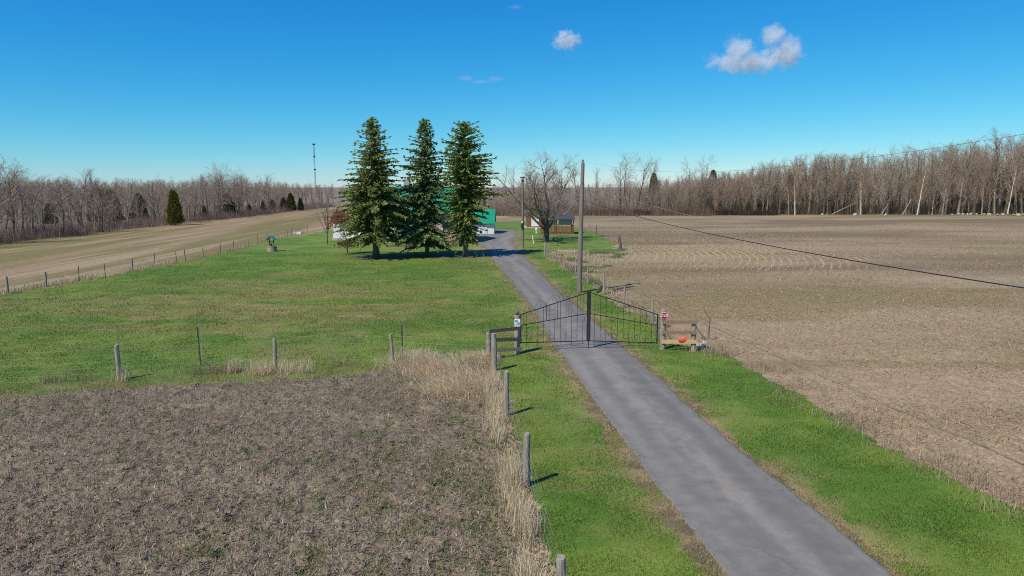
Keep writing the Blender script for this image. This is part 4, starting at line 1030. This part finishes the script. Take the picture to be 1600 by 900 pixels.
# ------------------------------------------------------------------ iron gate
GL, GR, GM = G(813.5, 550), G(1026, 545), G(919, 547)
def gate_leaf(hinge, mid, label, arches):
    e = empty('gate_leaf', hinge); tag(e, label, 'gate', 'two leaves of the iron gate')
    d = mid - hinge; L = d.length - .008; ux = d.normalized()
    def at(s, z): return tuple(ux * s + Vector((0, 0, z)))
    ht, hm, hb = HT(hinge, 491.5), HT(hinge, 508.5), HT(hinge, 535.5)
    ct, cm, cb = HT(mid, 456.5), HT(mid, 489.5), HT(mid, 532.5)
    lerp = lambda a, b, s: a + (b - a) * s / L
    MB().bar(at(0, hb - .04), at(0, ht + .02), .045, .045).build('hinge_stile', m_iron, e)
    MB().bar(at(L - .035, cb - .02), at(L - .035, ct + .03), .075, .06).build('meeting_stile', m_iron, e)
    MB().bar(at(L, .02), at(L, cb), .022, .022).build('drop_rod', m_iron, e)
    MB().bar(at(0, ht), at(L, ct), .035, .035).build('top_rail', m_iron, e)
    MB().bar(at(0, hm), at(L, cm), .03, .03).build('middle_rail', m_iron, e)
    MB().bar(at(0, hb), at(L, cb), .035, .035).build('bottom_rail', m_iron, e)
    n = 12
    for k in range(1, n):
        s = L * k / n
        MB().tube([at(s, lerp(hb, cb, s) - (.2 if k % 2 else .02)), at(s, lerp(ht, ct, s) + (.0 if not arches else .0))], .0085, 6).build('bar', m_iron, e)
    for k in range(1, n - 1, 2):
        s = L * (k + .5) / n; z = lerp(hb, cb, s) + .24; r_ = L / n * .42
        MB().tube([at(s + r_ * math.cos(R(a)), z + r_ * math.sin(R(a))) for a in range(0, 361, 24)], .006, 5, cap=False).build('ring', m_iron, e)
    if arches:
        for k in (1.5, 3.5, 5.5, 7.5, 9.5):
            s = L * k / n; w_ = L / n * .98; z = lerp(ht, ct, s)
            MB().tube([at(s - w_, lerp(hm, cm, s - w_)), at(s - w_, z + .06), at(s - w_ * .6, z + .22), at(s, z + .38), at(s + w_ * .6, z + .22), at(s + w_, z + .06), at(s + w_, lerp(hm, cm, s + w_))], .007, 5).build('pointed_arch', m_iron, e)
            MB().tube([at(s, z), at(s, z + .3)], .006, 5).build('arch_pin', m_iron, e)
    for z in (hb + .12, ht - .12): MB().bar(at(-.12, z), at(0, z), .03, .02).build('hinge', m_iron, e)
    return e, at, L, cm
gate_leaf(GL, GM, 'left leaf of the black iron gate, with pointed arches on top', True)
e, at, L, cm = gate_leaf(GR, GM, 'right leaf of the black iron gate, plain sloping top rail', False)
q = e.location + Vector(at(L + .12, cm)); e2 = empty('chain', q); tag(e2, 'short dark chain hanging at the middle of the gate', 'chain')
MB().tube([(0, -.04, 0), (-.05, -.05, -.12), (-.09, -.05, -.3), (-.11, -.05, -.36)], .018, 6).build('links', m_bark, e2)

# ------------------------------------------------------------------ utility poles and cables
p1 = G(905, 457); H1 = HT(p1, 253)
e = empty('utility_pole', p1); tag(e, 'tall weathered utility pole right of the drive behind the gate', 'pole')
MB().tube([(0, 0, -.3), (.02, 0, 2), (.06, 0, 5), (.12, 0, H1 - .15), (.122, 0, H1)], [.175, .165, .145, .115, .09], 14).build('shaft', m_pole, e, smooth=False)
MB().tube([(.12, 0, H1), (.12, 0, H1 + .08), (.12, 0, H1 + .16)], [.035, .06, .03], 8).build('insulator', m_bark, e)
MB().tube([(.12, -.02, HT(p1, 287)), (.12, -.2, HT(p1, 287))], .03, 6).build('bracket', m_steel, e)
MB().bar((.16, -.02, .2), (.2, -.02, H1 - .6), .03, .03).build('ground_wire_cover', m_steel, e)
p2 = G(817, 388); H2 = HT(p2, 276)
e = empty('utility_pole', p2); tag(e, 'shorter utility pole with a yard lamp beside the far end of the drive', 'pole')
MB().tube([(0, 0, -.3), (-.02, 0, 3), (-.05, 0, H2)], [.16, .145, .11], 12).build('shaft', m_pole, e)
MB().tube([(-.05, 0, H2 - .5), (-.05, -.3, H2 - .35), (-.05, -.55, H2 - .4)], .03, 6).build('lamp_arm', m_steel, e)
MB().tube([(-.05, -.55, H2 - .3), (-.05, -.55, H2 - .42), (-.05, -.55, H2 - .6)], [.08, .16, .13], 10).build('yard_lamp', m_steel, e)
MB().box((-.05, -.02, H2 - .1), (.55, .1, .12)).build('crossarm', m_steel, e)
MB().box((-.1, -.2, HT(p2, 353)), (.28, .16, .42)).build('meter_box', m_steel, e)
MB().box((-.1, -.2, HT(p2, 347)), (.16, .14, .2)).build('meter', m_signwhite, e)
def cable(name, a, plan, targets, r, label, mat, n=28):
    """A sagging cable from a towards the next pole along the road (plan), hung to pass the places seen in the photograph."""
    a = Vector(a); A_, B_ = [], []
    for u, v in targets:
        t = max(0.0, min(1.0, next(i / 4000 for i in range(4001) if proj_u3(a, plan, i / 4000) >= u)))
        y_ = a.y + (plan.y - a.y) * t; z = AT(u, v, y_).z
        A_.append([t, -4 * t * (1 - t)]); B_.append(z - a.z * (1 - t))
    ze, sag = np.linalg.lstsq(np.array(A_), np.array(B_), rcond=None)[0]
    b = Vector((plan.x, plan.y, ze)); e = empty(name, a); tag(e, label, 'cable')
    pts = [(b - a) * t + Vector((0, 0, -4 * sag * t * (1 - t))) for t in [i / n for i in range(n + 1)]]
    MB().tube(pts, r, 5).build('strand', mat, e); return e
def proj_u3(a, b, t):
    x_ = a.x + (b.x - a.x) * t; y_ = a.y + (b.y - a.y) * t
    return 800 + FPX * x_ / max(y_ * CT + 0.8 * ST, .5)
far = Vector((p1.x + (10.2 - p1.x) * 1.3, p1.y + (13.8 - p1.y) * 1.3, 0))
top = p1 + Vector((.12, 0, H1 + .1)); low = p1 + Vector((.12, -.2, HT(p1, 289)))
cable('overhead_cable', top, far, [(1070, 269.5), (1300, 251), (1600, 208)], .0035, 'thin upper wire from the tall pole across the right-hand wood', m_cable)
cable('overhead_cable', p1 + Vector((.12, -.2, HT(p1, 312))), far, [(1003, 339), (1081, 359), (1240, 392), (1409, 419), (1600, 447)], .014, 'thick black cable sagging across the stubble field from the tall pole', m_cable)
cable('overhead_cable', low, far, [(959, 304), (1018, 322.5), (1057, 331), (1600, 444)], .006, 'thin pale cable just above the thick black one from the tall pole', m_wire)
e = empty('utility_pole', far); tag(e, 'roadside utility pole that carries the field cables, right of the picture', 'pole')
MB().tube([(0, 0, -.3), (0, 0, 5), (0, 0, 10.2)], [.17, .145, .11], 12).build('shaft', m_pole, e)
a_ = top; b_ = p2 + Vector((-.05, 0, H2)); e = empty('overhead_cable', a_); tag(e, 'thin wire between the two utility poles', 'cable')
MB().tube([(b_ - a_) * (i / 16) + Vector((0, 0, -1.6 * (i / 16) * (1 - i / 16))) for i in range(17)], .006, 5).build('strand', m_cable, e)

# ------------------------------------------------------------------ house
def fr(u0, v0, y): return AT(u0, v0, y)
hy = 87.0
hx0, hx1 = AT(572, 360, hy).x, AT(722, 360, hy).x
H = empty('house', ((hx0 + hx1) / 2, hy, 0)); tag(H, 'beige house with a green metal roof behind the spruces', 'house')
w = hx1 - hx0; dep = 9.0; ev = AT(0, 331, hy).z; rg = AT(0, 293, hy + dep / 2).z
MB().prism([(-w / 2, 0, 0), (-w / 2, dep, 0), (-w / 2, dep, ev), (-w / 2, dep / 2, rg - .15), (-w / 2, 0, ev)], (w, 0, 0)).build('wall', m_beige, H)
rf = MB().prism([(-w / 2 - .4, -.6, ev - .12), (-w / 2 - .4, dep / 2, rg), (-w / 2 - .4, dep + .6, ev - .12), (-w / 2 - .4, dep + .6, ev), (-w / 2 - .4, dep / 2, rg + .13), (-w / 2 - .4, -.6, ev)], (w + .8, 0, 0)).build('roof', m_greenroof, H)
sl = math.hypot(dep / 2 + .6, rg + .13 - ev)
n = int(w / .42)
for k in range(n + 1):
    x_ = -w / 2 - .35 + (w + .7) * k / n
    MB().bar((x_, -.58, ev + .02), (x_, dep / 2, rg + .15), .04, .04).build('roof_seam', m_greenroof, rf)
MB().box((-w / 2 + 4.5, dep / 2 + .5, rg + .55), (.7, .7, 1.3)).build('chimney', m_stone, rf)
MB().box((0, -.62, ev - .1), (w + .8, .05, .2)).build('fascia', m_concrete, H)
def window(par, x_, z_, ww, hh, y_=-.0):
    f_ = MB().box((x_, y_ - .04, z_), (ww + .16, .07, hh + .16)).build('window', m_white, par)
    for sx in (-1, 1): MB().box((x_ + sx * ww / 4, y_ - .08, z_), (ww / 2 - .05, .03, hh)).build('pane', m_glass, f_)
for x_ in (w / 2 - 1.6, w / 2 - 4.3, -1.4, -4.2): window(H, x_, 2.2, 1.7, 1.25)
dr = MB().box((1.2, -.05, 1.75), (.95, .08, 2.1)).build('door', m_redwood, H); MB().box((1.55, -.12, 1.7), (.05, .06, .12)).build('handle', m_steel, dr)
MB().box((0, -.03, .3), (w + .02, .1, .6)).build('foundation', m_concrete, H)
# white wing on the left
wy = 92.0; x0, x1 = AT(520.5, 370, wy).x, AT(578, 370, wy).x
Wg = empty('house_wing', ((x0 + x1) / 2, wy, 0)); tag(Wg, 'low white wing at the left end of the house', 'house wing')
ww = x1 - x0; wh = AT(0, 345, wy).z
MB().box((0, 2.5, wh / 2 + .15), (ww, 5, wh - .3)).build('wall', m_white, Wg); MB().box((0, 2.5, .15), (ww + .25, 5.25, .32)).build('foundation', m_concrete, Wg)
MB().prism([(-ww / 2 - .15, -.2, wh), (-ww / 2 - .15, 5.2, wh + .25), (-ww / 2 - .15, 5.2, wh + .4), (-ww / 2 - .15, -.2, wh + .15)], (ww + .3, 0, 0)).build('roof', m_shingle, Wg)
window(Wg, .2, 1.35, 1.1, .9)
# garage
gy = 104.0; x0, x1 = AT(722, 360, gy).x, AT(772, 360, gy).x
Ga = empty('garage', ((x0 + x1) / 2, gy, 0)); tag(Ga, 'white garage with a green metal roof at the end of the drive', 'garage')
gw = x1 - x0; ge = AT(0, 349, gy).z; gt = AT(0, 328, gy + 3.2).z
MB().prism([(-gw / 2, 0, 0), (-gw / 2, 6.4, 0), (-gw / 2, 6.4, ge), (-gw / 2, 3.2, gt - .12), (-gw / 2, 0, ge)], (gw, 0, 0)).build('wall', m_white, Ga)
rf = MB().prism([(-gw / 2 - .15, -.35, ge - .1), (-gw / 2 - .15, 3.2, gt), (-gw / 2 - .15, 6.75, ge - .1), (-gw / 2 - .15, 6.75, ge), (-gw / 2 - .15, 3.2, gt + .1), (-gw / 2 - .15, -.35, ge)], (gw + .3, 0, 0)).build('roof', m_greenroof, Ga)
for k in range(12):
    x_ = -gw / 2 - .1 + (gw + .2) * k / 11; MB().bar((x_, -.34, ge + .02), (x_, 3.2, gt + .12), .04, .04).build('roof_seam', m_greenroof, rf)
gd = MB().box((.2, -.03, ge * .45), (2.4, .06, ge * .85)).build('garage_door', m_white, Ga)
for z_ in (.3, .65, 1.0): MB().box((.2, -.075, z_), (2.3, .02, .28)).build('panel', m_white, gd)
# deck with its picket railing
dy = 81.5; x0, x1 = AT(640, 375, dy).x, AT(716, 375, dy).x
D = empty('deck', ((x0 + x1) / 2, dy, 0)); tag(D, 'raised wooden deck with picket railing in front of the house', 'deck')
dw = x1 - x0; dz = AT(0, 376, dy).z; dt = AT(0, 363.5, dy).z
MB().box((0, 2.7, dz - .06), (dw, 5.3, .12)).build('floor', m_deck, D)
n = int(dw / .17); pk = MB().box((0, 0, .5), (.1, .025, dt - dz)).mesh('picket', m_deck); sk = MB().box((0, 0, (dz - .14) / 2), (.14, .025, dz - .14)).mesh('skirt_board', m_deck_dark)
for k in range(n):
    x_ = -dw / 2 + .1 + (dw - .2) * k / (n - 1)
    o_ = ob('picket', pk, D); o_.location = (x_, -.03, dz + (dt - dz) / 2 - .5); o_.scale.z = random.uniform(.97, 1.03)
    o_ = ob('skirt_board', sk, D); o_.location = (x_, -.02, 0)
MB().box((0, .01, dz + .08), (dw, .05, .08)).build('rail', m_deck, D); MB().box((0, .01, dt - .1), (dw, .05, .08)).build('rail', m_deck, D)
for x_ in (-dw / 2, -dw / 6, dw / 6, dw / 2): MB().box((x_, .03, (dt + .1) / 2), (.12, .12, dt + .1)).build('post', m_deck, D)
e = empty('garden_edging', G(632, 386)); tag(e, 'long low plank edging on the lawn left of the deck', 'edging'); MB().box((0, 0, .12), (3.8, .12, .26)).build('plank', m_deck_dark, e); MB().box((-1.95, .3, .12), (.12, .6, .25)).build('plank', m_deck_dark, e)
# ------------------------------------------------------------------ shed and gazebo
sy = 120.0; x0, x1 = AT(823, 350, sy).x, AT(851, 350, sy).x
S = empty('shed', ((x0 + x1) / 2, sy, 0)); tag(S, 'small red-brown shed with a white door behind the bare tree', 'shed')
sw = x1 - x0; se = AT(0, 334, sy).z; st_ = AT(0, 326, sy).z
MB().prism([(-sw / 2, 0, .1), (sw / 2, 0, .1), (sw / 2, 0, se), (0, 0, st_), (-sw / 2, 0, se)], (0, 4, 0)).build('wall', m_redwood, S)
for k in range(14):
    x_ = -sw / 2 + .1 + (sw - .2) * k / 13; zt = se + (st_ - se) * (1 - abs(x_) / (sw / 2)) - .06
    MB().box((x_, -.015, (zt + .12) / 2), (sw / 13 - .03, .03, zt - .12)).build('board', m_redwood, S)
for sx in (-1, 1):
    MB().prism([(0, -.3, st_ + .02), (sx * (sw / 2 + .3), -.3, se - .18), (sx * (sw / 2 + .3), -.3, se - .08), (0, -.3, st_ + .13)], (0, 4.6, 0)).build('roof', m_shingle, S)
dr = MB().box((-.1, -.06, 1.15), (1.3, .06, 1.8)).build('door', m_white, S); MB().box((.5, -.11, 1.1), (.06, .05, .14)).build('handle', m_steel, dr)
MB().box((0, 1.6, .06), (sw + .8, 5.2, .14)).build('slab', m_concrete, S)
gy_ = 103.5; x0, x1 = AT(846, 360, gy_).x, AT(897, 360, gy_).x
Z = empty('gazebo', ((x0 + x1) / 2, gy_, 0)); tag(Z, 'gazebo with red-brown board skirt, canvas sides and a dark roof', 'gazebo')
zw = x1 - x0; zs_ = AT(0, 353, gy_).z; ze = AT(0, 343, gy_).z; zt_ = AT(0, 332, gy_ + 1.9).z
bd = MB().box((0, 0, zs_ / 2 + .03), (.15, .03, zs_ - .06)).mesh('skirt_board', m_redwood); n = int(zw / .2)
for k in range(n):
    o_ = ob('skirt_board', bd, Z); o_.location = (-zw / 2 + .1 + (zw - .2) * k / (n - 1), -.02, 0); o_.scale.z = random.uniform(.96, 1.03)
for k in range(18):
    for sx in (-1, 1):
        o_ = ob('skirt_board', bd, Z); o_.location = (sx * zw / 2, .15 + 3.6 * k / 17, 0); o_.rotation_euler.z = R(90)
for x_ in (-zw / 2 + .1, -.2, zw / 2 - .1):
    for y_ in (.12, 3.7): MB().box((x_, y_, ze / 2), (.13, .13, ze)).build('post', m_bark, Z)
MB().box((zw / 4 - .15, .2, (zs_ + ze) / 2 + .05), (zw / 2 - .55, .03, ze - zs_ - .1)).build('canvas_side', m_canvas, Z); MB().box((-zw / 4, .2, (zs_ + ze) / 2), (zw / 2 - .6, .03, ze - zs_ - .2)).build('canvas_side', m_canvas, Z)
for sy_, yy0 in ((1, -.25), (-1, 4.05)):
    MB().prism([(-zw / 2 - .1, yy0, ze), (-zw / 2 - .1, 1.9 - .0 * sy_, zt_), (-zw / 2 - .1, 1.9, zt_ + .1), (-zw / 2 - .1, yy0, ze + .1)], (zw + .2, 0, 0)).build('roof', m_shingle, Z)
MB().box((0, 1.9, .03), (zw + .1, 3.9, .06)).build('floor', m_deck_dark, Z)
# ------------------------------------------------------------------ small things
p = G(838, 365); e = empty('hydrant_post', p); tag(e, 'short white post with a rounded head beside the shed', 'post')
MB().tube([(0, 0, 0), (0, 0, .45), (0, 0, .5), (0, 0, .75), (0, 0, .85)], [.1, .09, .16, .15, .05], 10).build('post', m_signwhite, e); MB().box((0, 0, .04), (.4, .4, .1)).build('base', m_concrete, e)
p = G(834, 381); e = empty('white_stake', p); tag(e, 'leaning white pipe stake between the short pole and the bare tree', 'stake')
MB().tube([(0, 0, -.1), (-.18, .0, HT(p, 367))], [.06, .05], 8).build('pipe', m_signwhite, e)
p = G(425.5, 393); e = empty('wishing_well', p); tag(e, 'wooden wishing well with a little teal roof on the left lawn', 'wishing well')
k = p.y / FPX
for j in range(16):
    a = 2 * math.pi * j / 16; MB().box((.47 * math.cos(a), .47 * math.sin(a), .29), (.06, .175, .58), a).build('stave', m_tub, e)
MB().tube([(.5 * math.cos(R(a)), .5 * math.sin(R(a)), .45) for a in range(0, 361, 20)], .025, 5, cap=False).build('hoop', m_steel, e)
MB().tube([(0, 0, .02), (0, 0, .4)], [.42, .42], 16).build('soil', m_bark, e)
for sx in (-.28, .18): MB().box((sx, 0, 1.0), (.09, .09, 1.1)).build('post', m_bark_pale if sx < 0 else m_bark, e)
MB().tube([(-.28, 0, 1.05), (.18, 0, 1.05)], .05, 8).build('crank_shaft', m_bark, e)
for sx in (-1, 1): MB().prism([(-.05, -.4, 1.72), (-.05 + sx * .52, -.4, 1.3), (-.05 + sx * .52, -.4, 1.25), (-.05, -.4, 1.66)], (0, .8, 0)).build('roof', m_teal, e)
MB().tube([(-.1, 0, .62), (-.1, 0, .88)], [.09, .13], 9).build('bucket', m_bark, e)
p = G(465.5, 366); e = empty('stone_trough', p); tag(e, 'pale stone trough at the lawn corner under the long fence', 'trough')
MB().prism([(-.45, -.2, 0), (.45, -.2, 0), (.52, -.2, .38), (-.52, -.2, .38)], (0, .4, 0)).build('basin', m_white, e); MB().box((0, 0, .385), (.8, .26, .02)).build('water', m_glass, e)
# radio mast far behind
p = Vector((AT(493, 292, 600).x, 600, 0)); hm = HT(p, 224); e = empty('radio_mast', p); tag(e, 'slender lattice radio mast on the horizon left of the spruces', 'mast')
legs = [(.55 * math.cos(R(a)), .55 * math.sin(R(a))) for a in (90, 210, 330)]
for lx, ly in legs: MB().tube([(lx, ly, 0), (lx, ly, hm)], .07, 4).build('leg', m_steel, e)
lat = MB(); n = 30
for k in range(n):
    for j in range(3): a, b = legs[j], legs[(j + 1) % 3]; lat.bar((a[0], a[1], hm * k / n), (b[0], b[1], hm * (k + 1) / n), .045, .045)
tag(lat.build('lattice', m_steel, e), kind='stuff')
for z_, w_ in ((hm - .8, 2.4), (hm - 11, 1.7), (hm - 22, 1.6)):
    MB().box((0, 0, z_), (w_, .4, 1.2)).build('antenna', m_steel, e)
# fieldstones at the wood edge
rs_ = random.Random(9)
bm = bmesh.new(); bmesh.ops.create_icosphere(bm, subdivisions=2, radius=.5)
for v in bm.verts: v.co *= .8 + .4 * float(vnoise(np.array([v.co.x * 4 + 7]), np.array([v.co.y * 4 + v.co.z * 3 + 3]), 8)[0])
rock = bpy.data.meshes.new('stone'); bm.to_mesh(rock); bm.free(); rock.materials.append(m_stone)
for u in list(np.linspace(1488, 1598, 15)) + [1283, 1294, 1334, 1385]:
    p = G(u + rs_.uniform(-3, 3), 336 + rs_.uniform(0, 1)); o_ = ob('fieldstone', rock); o_.location = p + Vector((0, 0, .2)); s_ = rs_.uniform(.35, 1.0); o_.scale = (s_ * 1.2, s_, s_ * .75); o_.rotation_euler = (rs_.uniform(0, 6), rs_.uniform(0, .5), rs_.uniform(0, 6))
    tag(o_, 'pale fieldstone in the row along the foot of the right-hand wood' if u > 1450 else 'pale fieldstone near the fallen trunks at the wood edge', 'stone', 'fieldstones along the wood edge')
for j, (u, v, s_) in enumerate(((1090, 541, .3), (1097, 543, .22), (1101, 540, .26), (1106, 544, .18))):
    p = G(u, v); o_ = ob('rock', rock); o_.location = p + Vector((0, 0, .06)); o_.scale = (s_ * 1.3, s_, s_ * .8); o_.rotation_euler = (j, j * 2, j * 3); tag(o_, ('largest grey rock', 'low grey rock', 'upright grey rock', 'smallest grey rock')[j] + ' at the foot of the right gate panel', 'rock')
# fallen and leaning trunks at the wood edge
for (u0, v0, u1, v1, r_, lab) in ((1300, 336, 1338, 317, .16, 'pale fallen trunk leaning right at the left of the right-hand wood'), (1377, 337, 1388, 318, .14, 'leaning pale trunk in the middle of the right-hand wood'), (1409, 338, 1424, 312, .16, 'trunk slanting right near the short broken birch'), (1290, 335, 1330, 333, .2, 'pale log lying along the foot of the right-hand wood')):
    a = G(u0, v0 - .5); b = AT(u1, v1, a.y + 1); e = empty('leaning_trunk', a); tag(e, lab, 'log'); MB().tube([(0, 0, .05), ((b - a) * .5) + Vector((0, 0, .1)), b - a + Vector((0, 0, .1))], [r_, r_ * .8, r_ * .45], 7).build('trunk', m_bark_pale, e)
for (u0, v0, u1, v1, lab) in ((932, 459, 941, 450, 'short dark branch leaning in the fence beside the tall pole'), (958, 456, 991, 451, 'long dark branch lying in the field edge by the drive fence')):
    a, b = G(u0, v0), G(u1, v1); e = empty('fallen_branch', a); tag(e, lab, 'branch'); MB().tube([(0, 0, .12), (b - a) * .5 + Vector((0, 0, .2)), (b - a) + Vector((0, 0, .15))], [.06, .07, .03], 6).build('stick', m_bark, e)

# ------------------------------------------------------------------ clouds, far off in the sky
def cloud(name, u, v, dist, w_px, h_px, blobs, dens, label, seed, nscale=5.0, thr=.42):
    c = AT(u, v, dist); k = dist / FPX
    o_ = empty(name, c); sx, sz = w_px * k / 2, h_px * k / 2
    bm = bmesh.new(); bmesh.ops.create_icosphere(bm, subdivisions=4, radius=1.25)
    me = bpy.data.meshes.new(name); bm.to_mesh(me); bm.free()
    COL.objects.unlink(o_); bpy.data.objects.remove(o_)
    o_ = ob(name, me); o_.location = c; o_.scale = (sx, sz * .9, sz); tag(o_, label, 'cloud')
    m = bpy.data.materials.new(name); m.use_nodes = True; nt = m.node_tree; nt.nodes.clear(); L = nt.links
    out = nt.nodes.new('ShaderNodeOutputMaterial'); pv = nt.nodes.new('ShaderNodeVolumePrincipled'); L.new(pv.outputs[0], out.inputs['Volume'])
    pv.inputs['Color'].default_value = (.93, .97, 1.0, 1); pv.inputs['Anisotropy'].default_value = 0.2
    tc = nt.nodes.new('ShaderNodeTexCoord'); nz = N(nt, 'ShaderNodeTexNoise', Scale=nscale, Detail=5.0, Roughness=.62)
    mp = nt.nodes.new('ShaderNodeMapping'); mp.inputs['Location'].default_value = (seed * 3.1, seed, 0); mp.inputs['Scale'].default_value = (sx / sz, 1, 1)
    L.new(tc.outputs['Object'], mp.inputs[0]); L.new(mp.outputs[0], nz.inputs['Vector'])
    acc = None
    for bx_, bz_, rx_, rz_ in blobs:
        s1 = N(nt, 'ShaderNodeVectorMath', operation='SUBTRACT'); s1.inputs[1].default_value = (bx_, 0, bz_); L.new(tc.outputs['Object'], s1.inputs[0])
        s2 = N(nt, 'ShaderNodeVectorMath', operation='DIVIDE'); s2.inputs[1].default_value = (rx_, .8, rz_); L.new(s1.outputs[0], s2.inputs[0])
        ln = N(nt, 'ShaderNodeVectorMath', operation='LENGTH'); L.new(s2.outputs[0], ln.inputs[0])
        iv = N(nt, 'ShaderNodeMath', operation='SUBTRACT'); iv.inputs[0].default_value = 1.0; L.new(ln.outputs['Value'], iv.inputs[1])
        if acc is None: acc = iv.outputs[0]
        else:
            mx = N(nt, 'ShaderNodeMath', operation='MAXIMUM'); L.new(acc, mx.inputs[0]); L.new(iv.outputs[0], mx.inputs[1]); acc = mx.outputs[0]
    ad = N(nt, 'ShaderNodeMath', operation='MULTIPLY_ADD'); L.new(nz.outputs['Fac'], ad.inputs[0]); ad.inputs[1].default_value = 2.2; ad.inputs[2].default_value = -2.2 * .55
    sm = N(nt, 'ShaderNodeMath', operation='ADD'); L.new(acc, sm.inputs[0]); L.new(ad.outputs[0], sm.inputs[1])
    mr = N(nt, 'ShaderNodeMapRange'); mr.inputs['From Min'].default_value = thr - .3; mr.inputs['From Max'].default_value = thr + .5; mr.inputs['To Min'].default_value = 0; mr.inputs['To Max'].default_value = dens
    L.new(sm.outputs[0], mr.inputs['Value']); L.new(mr.outputs[0], pv.inputs['Density'])
    me.materials.append(m); m.cycles.volume_step_rate = 0.35; m.cycles.volume_sampling = 'DISTANCE'
    return o_
cloud('cloud', 1180, 77, 1500, 160, 84, [(-.15, -.45, .95, .5), (.5, -.25, .5, .6), (-.3, -.05, .35, .6), (.33, .45, .28, .5), (.6, -.1, .35, .7)], .08, 'larger ragged white cloud with a hooked top at the right', 1, 3.2)
cloud('cloud', 886, 62, 1500, 60, 42, [(0, -.05, .95, .85), (-.2, .3, .4, .5)], .13, 'small compact white cloud above the spruces and bare tree', 2, 3.0)
cloud('cloud', 752, 123, 1600, 74, 22, [(-.6, .1, .5, .5), (0, -.4, .7, .4), (.6, .0, .5, .5)], .03, 'faint curved wisp of cloud above the right spruce', 3, 3.0)
cloud('cloud', 806, 11, 1600, 34, 14, [(0, 0, .9, .7)], .03, 'tiny wisp of cloud at the top edge of the sky', 4, 3.0)

# ------------------------------------------------------------------ look-alikes are told apart by their place in the row
ORD = ['leftmost', 'second from left', 'third from left', 'fourth from left', 'fifth from left', 'sixth from left', 'seventh from left', 'eighth from left', 'ninth from left',
       'tenth from left', 'eleventh from left', 'twelfth from left', 'thirteenth from left', 'fourteenth from left', 'fifteenth from left']
same = {}
for o in COL.objects:
    if o.parent is None and o.get('label') and o.get('kind') is None: same.setdefault(o['label'], []).append(o)
for lab, os_ in same.items():
    if len(os_) < 2: continue
    os_.sort(key=lambda o: proj_u(o.location.x, o.location.y))
    for i, o in enumerate(os_):
        o['label'] = lab + ', ' + (ORD[i] if i < len(os_) - 1 else 'rightmost')
